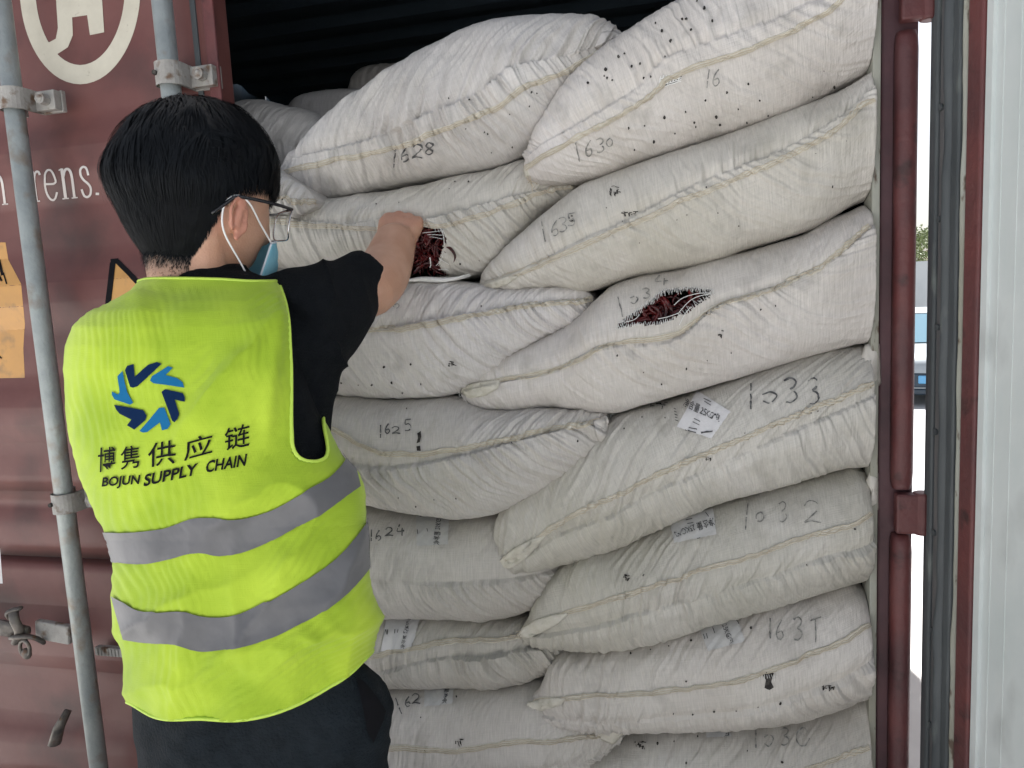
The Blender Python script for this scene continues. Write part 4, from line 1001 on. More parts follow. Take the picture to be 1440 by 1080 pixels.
# folded corner flaps where the sewn ends stick out
def tipflap(key, pts, lift=.005, mat='hem', seed=0):
    o, surf = SK[key]; c = np.mean(pts, axis=0); N = 40; R_ = 8; P = lin_line(list(pts)+[pts[0]], N+1)[:-1]; V = []
    yref = [h[0][1] for h in (surf.hit(x, y, 0) for x, y in pts) if h]; yr = float(np.mean(yref)) if yref else .0
    for j in range(R_+1):
        for i in range(N):
            q = c+(P[i]-c)*(1-j/R_*.999); h = surf.hit(q[0], q[1], 0); yy = h[0][1] if h is not None else yr
            yy = min(yy, yr+.012); V.append(atY(q[0], q[1], yy-.0015-lift*sin(pi*j/R_/2)**.6-.006*abs(float(fbm(q[0]*.10+seed, q[1]*.10, seed)))))
    f = mk('hem_corner', V, grid_faces(R_+1, N, closev=True), M[mat], o); solid(f, .0025, 0)
    return f
def flap(o, pts, Y, n=None, mat='hem', thick=.0035, name='hem_corner', lift=.012, seed=0):
    """pts: closed px outline; first three points are the raised fold"""
    c = np.mean(pts, axis=0); V = []; Fc = []; N = 36; P = lin_line(list(pts)+[pts[0]], N+1)[:-1]; R_ = 6
    for j in range(R_+1):
        for i in range(N):
            q = c+(P[i]-c)*(1-j/R_*.999); w_ = atY(q[0], q[1], Y-lift*(sin(pi*j/R_/2))**.7-.003*float(fbm(q[0]*.12, q[1]*.12, seed))*2)
            V.append(w_)
    Fc = grid_faces(R_+1, N, closev=True); f = mk(name, V, Fc, M[mat], o); solid(f, thick, 0); return f
flap(SK['R2'][0], [(1190, 160), (1206, 146), (1212, 128), (1228, 97), (1232, 98), (1232, 150), (1216, 156)], .01, mat='sack_green', seed=1)
flap(SK['R4'][0], [(1208, 508), (1218, 484), (1236, 484), (1238, 540), (1220, 552), (1226, 520)], .005, mat='sack_green', seed=2)
flap(SK['R5'][0], [(1219, 676), (1224, 662), (1234, 664), (1234, 716), (1222, 722), (1228, 700)], .005, mat='sack_green', seed=3)
flap(SK['L7'][0], [(830, 1030), (862, 1014), (884, 1010), (878, 1030), (862, 1046), (846, 1040)], .000, mat='hem', seed=4)
flap(SK['L5'][0], [(806, 790), (826, 772), (844, 768), (838, 782), (826, 798), (812, 800)], .025, mat='sack', seed=5)
flap(SK['R1'][0], [(736, 238), (752, 226), (772, 214), (764, 226), (752, 244), (740, 250)], .015, mat='hem', seed=6)
tipflap('R4', [(697, 798), (700, 790), (722, 772), (748, 758), (768, 752), (756, 768), (738, 786), (716, 800)], seed=11)
tipflap('R5', [(728, 894), (734, 884), (752, 872), (780, 864), (800, 862), (786, 876), (764, 888), (742, 898)], seed=12)
tipflap('R3', [(648, 551), (652, 543), (676, 537), (704, 534), (700, 546), (682, 556), (660, 560)], seed=13)
tipflap('R6', [(738, 1000), (742, 988), (768, 982), (798, 981), (790, 990), (768, 997), (746, 1005)], seed=14)
tipflap('R2', [(672, 406), (690, 396), (716, 388), (730, 388), (712, 400), (690, 408)], seed=15)
tipflap('L1', [(883, 56), (866, 58), (846, 70), (836, 66), (846, 46), (864, 44)], mat='sack_grey', seed=16)
tipflap('L4', [(852, 584), (856, 592), (852, 612), (846, 628), (838, 610), (834, 592)], mat='sack', seed=17)
tuft(SK['R1'][0], ((742, 247), (.5, 1)), 5, 26, 21, .3, 'thread', .0006, Y=.01)
tuft(SK['R4'][0], ((1232, 486), (-.2, -1)), 9, 20, 22, .8, 'thread', .0006, Y=.03)

# single chillies
def chilli(px, Y, label, r=.0045):
    P = smooth_line([atY(x, y, Y+dy) for x, y, dy in px], 14); b = MB()
    b.tube(P, [r*f for f in (.5, .8, .9, 1, 1.05, 1.0, 1.0, .9, .85, .75, .65, .5, .35, .15)], 8, flat=.75); b.v = b.v
    o = b.build('dried_chilli', M['chilli'], smooth=True); tag(o, label, 'dried chilli', 'loose dried chillies'); return o
chilli([(626, 345, .0), (634, 350, -.01), (640, 360, -.012), (638, 369, -.006)], -.005, 'curled red chilli sticking out of the torn sack', .0035)
chilli([(646, 418, .0), (652, 412, -.004), (658, 406, .0)], .03, 'small red chilli scrap lying on the sack below the tear', .003)
chilli([(582, 385, .0), (592, 374, -.01), (604, 370, -.008), (612, 378, .0)], .002, 'bright red chilli lowest in the torn mouth next to the wrist', .004)

# ================================================================== PERSON
def torso_rows():
    # py, xl, xr, depth centre, half thickness (m)
    return np.array([
        (372, 226, 338, 1.045, .060), (380, 218, 356, 1.045, .068), (390, 200, 386, 1.042, .080), (405, 195, 397, 1.04, .090), (413, 190, 400, 1.038, .096), (424, 166, 403, 1.035, .104), (440, 128, 406, 1.032, .112), (460, 105, 411, 1.03, .118),
        (487, 94, 418, 1.03, .124), (520, 90, 428, 1.03, .128), (570, 93, 446, 1.03, .130), (620, 99, 469, 1.03, .130), (670, 113, 489, 1.03, .130), (740, 144, 493, 1.03, .130),
        (790, 163, 508, 1.03, .132), (850, 166, 519, 1.03, .134), (900, 179, 516, 1.035, .134), (950, 185, 512, 1.04, .134), (1010, 194, 512, 1.04, .132), (1060, 196, 524, 1.04, .13)], float)
TR = torso_rows()
def trow(y):
    return [np.interp(y, TR[:, 0], TR[:, k]) for k in range(1, 5)]
HR = R0; HF = np.array((-sin(PSI), cos(PSI), 0))
def torso_loft(ys_fn, nrow, ncol, grow=0.0, wrinkle=0.0, seed=3):
    V = np.zeros((nrow, ncol, 3)); 
    for j in range(ncol):
        a = 2*pi*j/ncol
        for i in range(nrow):
            y = ys_fn(i/(nrow-1), a); xl, xr, dc, th = trow(y)
            cx = (xl+xr)/2; c = atD(cx, y, dc); half = (xr-xl)/2/F*dc+grow
            ca, sa = cos(a), sin(a); e = .82
            X = np.sign(ca)*abs(ca)**e*half; Z = np.sign(sa)*abs(sa)**.9*(th+grow)
            V[i, j] = atD(cx, y, dc+Z)+RT*X      # sa<0 faces the camera
    return V
def remesh(name, V, Fc, voxel, mat, smooth_it=6, parent=None, fac=.6):
    me = bpy.data.meshes.new(name); me.from_pydata([tuple(map(float, v)) for v in V], [], Fc)
    bm = bmesh.new(); bm.from_mesh(me); bmesh.ops.recalc_face_normals(bm, faces=bm.faces); bm.to_mesh(me); bm.free()
    o = bpy.data.objects.new(name, me); COL.objects.link(o)
    r = o.modifiers.new('r', 'REMESH'); r.mode = 'VOXEL'; r.voxel_size = voxel
    if smooth_it:
        s_ = o.modifiers.new('s', 'SMOOTH'); s_.iterations = smooth_it; s_.factor = fac
    dg = bpy.context.evaluated_depsgraph_get(); nm = bpy.data.meshes.new_from_object(o.evaluated_get(dg)); nm.name = name
    bpy.data.objects.remove(o); bpy.data.meshes.remove(me)
    nm.polygons.foreach_set('use_smooth', [True]*len(nm.polygons)); nm.materials.clear(); nm.materials.append(mat)
    o = bpy.data.objects.new(name, nm); COL.objects.link(o)
    if parent: o.parent = parent
    return o
def mverts(o):
    a = np.empty(len(o.data.vertices)*3, dtype=np.float32); o.data.vertices.foreach_get('co', a); return a.reshape(-1, 3).astype(float)

# --- head
HC = atD(286, 281, 1.03); HSC = 1.04
FA = radians(25)                                  # heading, clockwise from +Y
TILT = radians(13)
f0 = np.array((sin(FA), cos(FA), 0)); r0_ = np.array((cos(FA), -sin(FA), 0)); u0_ = np.array((0, 0, 1.))
hf = f0*cos(TILT)-u0_*sin(TILT); hu = u0_*cos(TILT)+f0*sin(TILT); hr = r0_
LT = radians(4); hr, hu = hr*cos(LT)-hu*sin(LT), hu*cos(LT)+hr*sin(LT)
HM = HSC*np.stack([hr, hf, hu], 1)                    # local (right, forward, up) -> world
def H(p): return HC+HM@np.asarray(p, float)
def head_surface(d):
    """d: unit directions (n,3) local -> surface points"""
    x, y, z = d[:, 0], d[:, 1], d[:, 2]
    a = np.full(len(d), .076); bf = np.full(len(d), .092); c = np.where(z > 0, .108, .122)
    lo = np.clip(-z, 0, 1)
    a = a*(1-.30*lo**1.6); b = np.where(y > 0, .090*(1-.05*lo), .098*(1-.24*lo**1.1))
    P = np.stack([x*a, y*b, z*c], 1)
    P[:, 1] += .012*lo**1.5                        # jaw forward
    def bump(cx, cz, sx, sz, amt, front=True):
        m = np.exp(-((P[:, 0]-cx)/sx)**2-((P[:, 2]-cz)/sz)**2)*(P[:, 1] > .02); P[:, 1] += amt*m
    bump(0, -.018, .009, .022, .016); bump(0, -.032, .014, .008, .010)           # nose
    bump(.030, .010, .014, .010, -.008); bump(-.030, .010, .014, .010, -.008)    # sockets
    bump(0, .026, .045, .008, .004); bump(0, -.062, .020, .006, .005); bump(0, -.072, .017, .006, .005); bump(0, -.100, .018, .014, .006)
    bump(.040, -.030, .018, .018, .004); bump(-.040, -.030, .018, .018, .004)
    return P
def sphere_dirs(n, m):
    t = np.linspace(0, pi, n); p = np.linspace(0, 2*pi, m, endpoint=False)
    T, Pp = np.meshgrid(t, p, indexing='ij'); return np.stack([np.sin(T)*np.cos(Pp), np.sin(T)*np.sin(Pp), np.cos(T)], -1)
D = sphere_dirs(90, 140); HS = head_surface(D.reshape(-1, 3)); HW = HC+HS@HM.T
body = MB(); body.add(HW, [tuple(f) for f in grid_faces(90, 140, closev=True)])
def ear(s):
    b = body
    c = np.array((s*.075, .006, -.027)); es = .80
    rim = []
    for t in np.linspace(-65, 235, 22):
        a = radians(t); rr = (.017+.002*sin(a), .029); rim.append(H(c+es*np.array((s*(.010+.006*(-cos(a))), rr[0]*cos(a)*1.0, rr[1]*sin(a)+.004))))
    b.cap(rim, [.0036]*len(rim), 8)
    b.cap([H(c+es*np.array((s*.004, .010, -.020))), H(c+es*np.array((s*.008, .003, -.030)))], [.005, .005], 8)      # lobe
    P = [H(c+es*np.array((s*(.002), .002, z))) for z in (-.026, -.010, .008, .024)]
    b.tube(P, [.006, .010, .012, .008], 12, flat=.45, ref=hf)
    b.cap([H(c+np.array((s*.007, .014, -.004))), H(c+np.array((s*.006, .012, -.014)))], [.0035, .004], 8)      # tragus
    rim2 = [H(c+es*np.array((s*.010, .004+.009*cos(radians(t)), .002+.018*sin(radians(t))))) for t in np.linspace(60, 240, 10)]
    b.cap(rim2, [.003]*10, 8)
ear(1); ear(-1)
# neck
nb_ = atD(285, 420, 1.045)
body.cap([H((0, -.014, -.03)), H((0, -.016, -.07)), (H((0, -.018, -.095))*.5+nb_*.5), nb_, nb_-np.array((0, 0, .06))], [.048, .052, .056, .062, .085], 24)
for s_ in (-1, 1): body.cap([H((s_*.040, -.012, -.050)), H((s_*.036, -.012, -.085))*.6+nb_*.4+RT*s_*.004, nb_+RT*s_*.03], [.028, .032, .036], 14)
# trunk core (inside the shirt)
Vt = torso_loft(lambda r, a: 385+r*640, 26, 36, grow=-.034); b0 = Vt.reshape(-1, 3)
Ft = [tuple(f) for f in grid_faces(26, 36, closev=True)]+[tuple(range(36))[::-1], tuple(25*36+k for k in range(36))]
body.add(b0, Ft)
# right arm: shoulder, elbow, wrist
SH = atD(412, 462, 1.07); EL = atD(520, 408, 1.20); WR = atD(555, 343, 1.325); KN = atD(568, 308, 1.368)
body.cap(smooth_line([SH, (SH+EL)/2+np.array((0, 0, .004)), EL], 8), [.034, .036, .038, .040, .041, .042, .043, .043], 18)
fore = smooth_line([EL, atD(541, 380, 1.265), WR], 8); body.cap(fore, [.044, .047, .047, .046, .044, .042, .040, .038], 18)
# palm
pd = KN-WR; pd /= np.linalg.norm(pd)
side = RT-pd*(RT@pd); side /= np.linalg.norm(side); pn = np.cross(side, pd)      # toward / away from viewer
if pn@FW > 0: pn = -pn                            # pn faces the camera (back of the hand)
def HP(a, b, c): return WR+side*a+pd*b+pn*c
for k in range(5):
    a = -.028+.014*k
    body.cap([HP(a*.55, -.012, 0), HP(a*.8, .025, .002), HP(a, .052, .004), HP(a*1.03, .068-.002*abs(k-1.6), .003)], [.019, .0165, .0145, .0110], 12)
fd = FW*.85-UP*.15                                # fingers go in, over the lip of the sack
KN4 = [(-.028, .066), (-.010, .073), (.009, .071), (.026, .063)]
for k, (a, bq) in enumerate(KN4):
    p = HP(a, bq, .003); ln = (.036, .041, .038, .030)[k]; r = (.0098, .0100, .0095, .0085)[k]
    d1 = (pd*.35+FW*.95-pn*.1); d1 /= np.linalg.norm(d1); d2 = (FW*.7-UP*.75+side*.1); d2 /= np.linalg.norm(d2); d3 = (-UP*.95-FW*.2); d3 /= np.linalg.norm(d3)
    q1 = p+d1*ln; q2 = q1+d2*ln*.62; q3 = q2+d3*ln*.5
    body.cap(smooth_line([p, p+d1*ln*.5, q1, q2, q3], 12), list(np.linspace(r*1.1, r*.8, 12)), 12)
tb = HP(-.020, .008, -.012); body.cap(smooth_line([tb, HP(-.036, .030, -.022), HP(-.030, .052, -.036), HP(-.018, .070, -.044)], 10), list(np.linspace(.015, .0088, 10)), 12)
# left arm, reaching forward to the sacks
SL = atD(185, 485, 1.08); EL2 = atD(200, 640, 1.22); WL = atD(300, 640, 1.30)
body.cap(smooth_line([SL, (SL+EL2)/2, EL2], 8), list(np.linspace(.044, .040, 8)), 18); body.cap([EL2, (EL2+WL)/2, WL], [.041, .038, .029], 18)
pdl = (WL-EL2)/np.linalg.norm(WL-EL2); sdl = np.array((0, 0, 1.)); sdl = sdl-pdl*(sdl@pdl); sdl /= np.linalg.norm(sdl); pnl = np.cross(sdl, pdl)
for k in range(5):
    a = -.026+.013*k; body.cap([WL+sdl*a*.55, WL+sdl*a*.8+pdl*.03, WL+sdl*a+pdl*.062], [.017, .0155, .0125], 10)
for k in range(4):
    a = -.026+.0175*k; p = WL+sdl*a+pdl*.062; ln = (.062, .070, .066, .052)[k]
    body.cap([p, p+pdl*ln*.5+pnl*.006, p+pdl*ln*.85+pnl*.02, p+pdl*ln+pnl*.035], [.0095, .009, .0085, .0075], 10)
body.cap([WL+sdl*.018+pdl*.01, WL+sdl*.042+pdl*.03, WL+sdl*.052+pdl*.06], [.014, .011, .009], 10)
# legs and feet cores
hipc = atD(365, 1030, 1.05)
FT = np.array((sin(radians(6)), cos(radians(6)), 0)); RR = np.array((FT[1], -FT[0], 0))
for s_ in (-1, 1):
    hp_ = hipc+RR*s_*.085; hp_[2] = .80; kn = hp_+FT*.03; kn[2] = .45; an = hp_-FT*.01+RR*s_*.02; an[2] = .08
    body.cap([hp_, (hp_+kn)/2, kn, (kn+an)/2, an], [.078, .068, .052, .048, .036], 18)
    body.cap([an-np.array((0, 0, .03)), an+FT*.10-np.array((0, 0, .045)), an+FT*.17-np.array((0, 0, .05))], [.034, .030, .022], 12)
person = remesh('person', body.v, body.f, .0032, M['skin'], 5)
tag(person, 'man seen from behind in a yellow-green safety vest reaching into a torn sack', 'person')
PV = mverts(person)
# scalp stubble and flush attributes
loc = (PV-HC)@HM/HSC**2
rad_ = np.linalg.norm(loc/np.array((.078, .098, .112)), axis=1)
x, y, z = loc[:, 0], loc[:, 1], loc[:, 2]
hairline = np.where(y < -.028, -.122+0*y, np.interp(y, [-.028, -.015, -.005, .02, .05, .10], [-.095, -.05, -.004, .002, .016, .05]))
nzv = fbm(x*60+y*40, z*60, 3)*.02
st = np.clip((z-hairline+nzv)/.035, 0, 1)*np.where(y > -.015, .55, 1)
front = np.clip((.06-y)/.02, 0, 1); st = st*front; st[(z < -.125) | (rad_ > 1.35)] = 0
earm = (np.abs(x) > .079) & (np.abs(y-.006) < .024) & (np.abs(z+.027) < .032); st[earm] = 0
isneck = z < -.115; st[isneck] = 0
at_ = person.data.attributes.new('stubble', 'FLOAT', 'POINT'); at_.data.foreach_set('value', st.astype(np.float32))
fl = np.zeros(len(PV)); fl[earm] = .45
fl = np.maximum(fl, .35*np.exp(-((x-.072)**2+(y+.018)**2+(z+.035)**2)/.00025)*(rad_ < 1.4))
hand_d = np.linalg.norm(PV-KN, axis=1); fl = np.maximum(fl, .22*np.exp(-(hand_d/.025)**2)+.12*(hand_d < .05))
fa_ = person.data.attributes.new('flush', 'FLOAT', 'POINT'); fa_.data.foreach_set('value', fl.astype(np.float32))
# eyes
for s_ in (-1, 1):
    e = MB().ball(H((s_*.031, .066, .004)), .0115, n=10).build('eye', M['loop'], person, smooth=True)
    MB().ball(H((s_*.031, .0750, .004)), .0045, n=8).build('iris', M['black'], e, smooth=True)
    br = MB().cap([H((s_*.016, .088, .024)), H((s_*.032, .084, .028)), H((s_*.048, .072, .024))], [.0025, .003, .0018], 8); br.build('eyebrow', M['hair'], person, smooth=True)

# --- hair: cap + many tapered locks
def hdir(az, el):   # az: 0 forward, 90 right ; el up
    a = radians(az); e = radians(el); return np.array((cos(e)*sin(a), cos(e)*cos(a), sin(e)))
capd = sphere_dirs(80, 130).reshape(-1, 3); cs = head_surface(capd)
def lower_z(y):     # lower edge of the long top layer, in local z, from nape to forehead
    return np.interp(y, [-.10, -.06, -.02, .0, .02, .05, .08], [.004, .006, .018, .036, .042, .040, .034])
nrm = capd/np.array((.076, .095, .11)); nrm /= np.linalg.norm(nrm, axis=1)[:, None]
def ht(y, z):
    tt = (.007+.010*np.clip(-y/.08, 0, 1)*np.clip(1-(z-.02)/.09, 0, 1)+.010*np.clip(z/.10, 0, 1)**2)*np.clip((z-lower_z(y)+.004)/.03, 0, 1)**.6
    tl = (.004+.015*np.clip((z+.112)/.115, 0, 1)**1.1)*np.clip((-y-.008)/.03, 0, 1)*(z > -.112)
    return np.maximum(tt, tl)
def hl_(y): return np.where(y < -.028, -.106, 10)
thick = ht(cs[:, 1], cs[:, 2])
thick = thick+np.where(thick <= 0, -.004, 0)-.001+.0035*fbm(capd[:, 0]*6, capd[:, 1]*6+capd[:, 2]*4, 4)*(thick > 0)
cw = HC+(cs+nrm*thick[:, None])@HM.T
gf = grid_faces(80, 130, closev=True); keepf = ((cs[gf][:, :, 2] > lower_z(cs[gf][:, :, 1])-.003) | (cs[gf][:, :, 2] > hl_(cs[gf][:, :, 1])+.044+.006*np.sin(cs[gf][:, :, 0]*400))).all(1)
hair = mk('hair', cw, gf[keepf], M['hair'], person)
NS = 11500
rr = random.Random(5); HV = []; HFc = []
crown = np.array((.0, -.45, .89)); crown /= np.linalg.norm(crown)
def lock(root, flow, L, w0, lift0, lift1, gravity, nseg=7, jit=.15):
    d = root/np.linalg.norm(root); f = flow-d*(flow@d); f /= np.linalg.norm(f)+1e-9
    ck = np.round(root*9); crr = np.array([float(fbm(root[0]*4+root[2]*2, root[1]*4-root[2]*3, 60+q)) for q in range(3)]); cr2 = random.Random(int(ck[0]*97+ck[1]*31+ck[2]*7)); f = f+crr*2.2+np.array([cr2.uniform(-.28, .28) for _ in range(3)])+np.array([rr.uniform(-jit, jit) for _ in range(3)]); pts = []; 
    for k in range(nseg):
        t = k/(nseg-1); P = head_surface(d[None])[0]; nn = d/np.array((.076, .095, .11)); nn /= np.linalg.norm(nn)
        ex = float(ht(P[1], P[2]))*(.93 if w0 < .00139 else 1)
        pts.append((P+nn*(lift0+ex+(lift1-lift0)*t+.006*sin(pi*t)*(L > .03)), nn))
        f2 = f+np.array((0, 0, -gravity)); f2 = f2-d*(f2@d); f2 /= np.linalg.norm(f2)+1e-9; f = f2
        d = d+f*(L/(nseg-1))/.095; d /= np.linalg.norm(d)
    b = len(HV)
    for k in range(nseg):
        p, nn = pts[k]; q = pts[min(k+1, nseg-1)][0]-pts[max(k-1, 0)][0]; sd_ = np.cross(q, nn); sd_ /= np.linalg.norm(sd_)+1e-9
        w_ = (w0 if w0 < .00139 else .0006)*(1-.9*(k/(nseg-1))**2); HV.append(p+sd_*w_); HV.append(p-sd_*w_)
        if k: i = b+2*k; HFc.append((i-2, i-1, i+1, i))
for i in range(NS):
    while True:
        v = np.array([rr.gauss(0, 1) for _ in range(3)]); v /= np.linalg.norm(v)
        P = head_surface(v[None])[0]
        if P[2] < lower_z(P[1])-.002 or (P[1] > .075 and P[2] < .05): continue
        break
    flow = v-crown*(v@crown); 
    if v@crown > .97: flow = np.array([rr.uniform(-1, 1) for _ in range(3)])
    h_left = max(.012, (P[2]-lower_z(P[1]))); L = min(.065, h_left*1.1+.014)*rr.uniform(.6, 1.25)
    lock(v, flow, L, rr.uniform(.0006, .0013), rr.uniform(-.002, .005), rr.uniform(-.001, .006), .30, 7, .30)
for cidx in range(330):
    while True:
        v = np.array([rr.gauss(0, 1) for _ in range(3)]); v /= np.linalg.norm(v); P = head_surface(v[None])[0]
        if P[2] > lower_z(P[1])+.004 and not (P[1] > .075 and P[2] < .05): break
    flow = v-crown*(v@crown); flow = flow/(np.linalg.norm(flow)+1e-9)+np.array([rr.uniform(-.5, .5) for _ in range(3)])
    L0_ = min(.060, max(.02, P[2]-lower_z(P[1])+.012))*rr.uniform(.7, 1.2); la = rr.uniform(0, .006); lb = la+rr.uniform(-.002, .005)
    for q in range(16):
        v2 = v+np.array([rr.gauss(0, .035) for _ in range(3)]); v2 /= np.linalg.norm(v2)
        lock(v2, flow, L0_*rr.uniform(.85, 1.1), rr.uniform(.0006, .0012), la, lb, .25, 7, .05)
for cidx in range(260):       # stray single hairs
    while True:
        v = np.array([rr.gauss(0, 1) for _ in range(3)]); v /= np.linalg.norm(v); P = head_surface(v[None])[0]
        if P[2] > lower_z(P[1])+.002 and not (P[1] > .08 and P[2] < .05): break
    flow = v-crown*(v@crown); flow = flow/(np.linalg.norm(flow)+1e-9)+np.array([rr.uniform(-.9, .9) for _ in range(3)])
    lock(v, flow, rr.uniform(.02, .045), .00035, .004, rr.uniform(.006, .015), .1, 7, .3)
for cidx in range(90):        # fringe falling over the forehead and temple
    az = rr.uniform(25, 115); v = hdir(az, rr.uniform(28, 42)); P = head_surface(v[None])[0]
    lock(v, np.array((0, .2, -1.)), rr.uniform(.022, .040), rr.uniform(.0010, .0013), .004, rr.uniform(.002, .010), .8, 7, .35)
V0 = np.array(HV); V0 = HC+V0@HM.T; mk('hair_locks', V0, np.array(HFc), M['hair'], hair, smooth=True)
HV = []; HFc = []
for i in range(12000):      # clipped sides and nape
    while True:
        v = np.array([rr.gauss(0, 1) for _ in range(3)]); v /= np.linalg.norm(v); P = head_surface(v[None])[0]
        if P[1] > .045 or P[2] > lower_z(P[1])+.008: continue
        hl = -.112 if P[1] < -.028 else np.interp(P[1], [-.028, -.015, -.005, .02, .05], [-.085, -.03, .004, .010, .024])
        t = (P[2]-hl)/.05+rr.uniform(-.35, .1); t = t*(1 if P[1] < -.02 else .55)
        if P[1] > -.015 and rr.random() > .5: continue
        if t < 0: continue
        break
    k = min(1, t); lock(v, np.array((0, -.2, -1.)), .006+.014*k, .0014, .0008, rr.uniform(.001, .0045), 1.2, 4, .30)
V0 = HC+np.array(HV)@HM.T; HV = [tuple(q) for q in V0]
pn_ = np.empty(len(PV)*3, dtype=np.float32); person.data.vertices.foreach_get('normal', pn_); pn_ = pn_.reshape(-1, 3).astype(float)
cand = np.where((st > .12) & (z < .045) & (x > -.09) & (rad_ < 1.5))[0]; wgt = st[cand]**1.6; pick = rng.choice(cand, 17000, p=wgt/wgt.sum())[:15000]
for i_ in pick:
    nn_ = pn_[i_]; p_ = PV[i_]+np.array([rr.gauss(0, .0012) for _ in range(3)]); d_ = -hu*.75*HSC+nn_*rr.uniform(.02, .2)+np.array([rr.uniform(-.3, .3) for _ in range(3)]); d_ /= np.linalg.norm(d_)
    d_ = d_*(.0022+.0055*st[i_]**2)*rr.uniform(.6, 1.3); sd_ = np.cross(d_, nn_); sd_ /= np.linalg.norm(sd_)+1e-9; b_ = len(HV)
    HV += [tuple(p_+sd_*.0003), tuple(p_-sd_*.0003), tuple(p_+d_*.5+nn_*.0008-sd_*.00028), tuple(p_+d_*.5+nn_*.0008+sd_*.00028), tuple(p_+d_+sd_*.00008), tuple(p_+d_-sd_*.00008)]
    HFc += [(b_, b_+1, b_+2, b_+3), (b_+3, b_+2, b_+5, b_+4)]
V0 = np.array(HV); mk('clipped_hair', V0, np.array(HFc), M['hair'], hair, smooth=True)

# --- glasses
gl = MB(); s_ = 1
tem = [H((.080, -.028, -.030)), H((.083, -.014, -.014)), H((.084, .000, -.001)), H((.084, .03, .004)), H((.081, .065, .007)), H((.073, .088, .009))]
gl.tube(smooth_line(tem, 24), .0019, 8, flat=1.3)
tem2 = [H((-.080, -.028, -.030)), H((-.083, -.014, -.014)), H((-.084, .000, -.001)), H((-.084, .03, .004)), H((-.081, .065, .007)), H((-.073, .088, .009))]
gl.tube(smooth_line(tem2, 24), .0019, 8, flat=1.3)
gl.tube([H((.073, .088, .009)), H((.042, .100, .012)), H((.008, .107, .010)), H((-.008, .107, .010)), H((-.042, .100, .012)), H((-.073, .088, .009))], .0017, 8)
glasses = gl.build('glasses', M['frame'], person, smooth=True)
for s_ in (-1, 1):
    c = []
    for t in np.linspace(0, 2*pi, 33): 
        ca, sa = cos(t), sin(t); c.append(H((s_*(.040+.029*np.sign(ca)*abs(ca)**.6), .100-.011*max(0, ca)**2+.004*max(0, -ca), -.010+.021*np.sign(sa)*abs(sa)**.6)))
    MB().tube(c, .0012, 6, caps=False).build('lens_rim', M['silver'], glasses, smooth=True)
    ctr = np.mean(c, axis=0); V = [ctr]+[np.array(q) for q in c[:-1]]; mk('lens', V, [(0, i+1, (i+1) % 32+1) for i in range(32)], M['lens'], glasses)
# --- face mask
V = []; nu_, nv_ = 26, 16
for i in range(nu_):
    a = -52+104*i/(nu_-1)
    for j in range(nv_):
        t = j/(nv_-1); e = 2-62*t*(1-.0); zz = -.020-.098*t
        edge = abs(a)/52; zz = zz-.010+edge**2*(.000-(.5-t)*.022)
        az = radians(a); rx = .070-.012*t; ry = .104+.018*sin(pi*min(1, t*1.1))*(1-edge**2)-.012*t
        pl = .0022*(1 if int(t*9) % 2 else 0)*(1-edge)
        V.append(H((rx*sin(az)*1.04, .000+(ry+pl)*cos(az)**.7 if cos(az) > 0 else 0, zz)))
maskf = mk('face_mask', V, grid_faces(nu_, nv_), M['mask'], person); solid(maskf, .0012, 0)
Vm = [np.array(v) for v in V]
# blue outer ply edge + white binding
b = MB()
for i in (0, nu_-1): b.tube([Vm[i*nv_+j] for j in range(nv_)], .0016, 6)
b.tube([Vm[i*nv_] for i in range(nu_)], .0015, 6); b.build('mask_binding', M['maskwhite'], maskf, smooth=True)
for s_, i in ((1, nu_-1), (-1, 0)):
    up = Vm[i*nv_]; dn = Vm[i*nv_+nv_-1]
    lp = [up, up*.5+H((s_*.082, .020, -.006))*.5, H((s_*.083, .018, -.003)), H((s_*.081, .002, .002)), H((s_*.082, -.011, -.008)), H((s_*.082, -.015, -.026)), H((s_*.079, -.006, -.050)), dn*.5+H((s_*.077, .004, -.056))*.5+HM@np.array((s_*.004, 0, 0)), dn]
    MB().tube(smooth_line(lp, 50), .0014, 6).build('ear_loop', M['loop'], maskf, smooth=True)

# --- shirt (trunk + sleeves), one surface
sb = MB()
Vs = torso_loft(lambda r, a: 381+r*600, 60, 72, grow=-.009)
Fs = [tuple(f) for f in grid_faces(60, 72, closev=True)]+[tuple(range(72))[::-1], tuple(59*72+k for k in range(72))]
sb.add(Vs.reshape(-1, 3), Fs)
slv = [atD(392, 478, 1.05), atD(420, 460, 1.085), atD(448, 444, 1.12), atD(476, 422, 1.16), atD(500, 402, 1.19), atD(516, 390, 1.215)]
srad = [.080, .086, .081, .069, .055, .046]
SL_ = smooth_line(slv, 26); SR_ = np.interp(np.linspace(0, 1, 26), np.linspace(0, 1, 6), srad); sb.tube(SL_, SR_, 28, ref=(0, 0, 1))
for q, d_, r in ((430, 1.09, .062), (440, 1.06, .050)): pass
sb.cap([atD(418, 500, 1.07), atD(424, 560, 1.06), atD(425, 600, 1.05)], [.078, .046, .040], 20)
sl2 = smooth_line([SL, (SL+EL2)/2, EL2*.8+SL*.2], 12); sb.cap(sl2, list(np.linspace(.062, .056, 12)), 24)
ncl = [H((0, -.036, -.075)), nb_+np.array((0, 0, .02)), nb_-np.array((0, 0, .02))]
sb.tube([nb_+np.array((0, -.004, .046)), nb_+np.array((0, -.002, .028)), nb_+np.array((0, 0, .010)), nb_-np.array((0, 0, .03))], [.064, .067, .074, .09], 30)
shirt = remesh('shirt', sb.v, sb.f, .005, M['shirt'], 8, person)
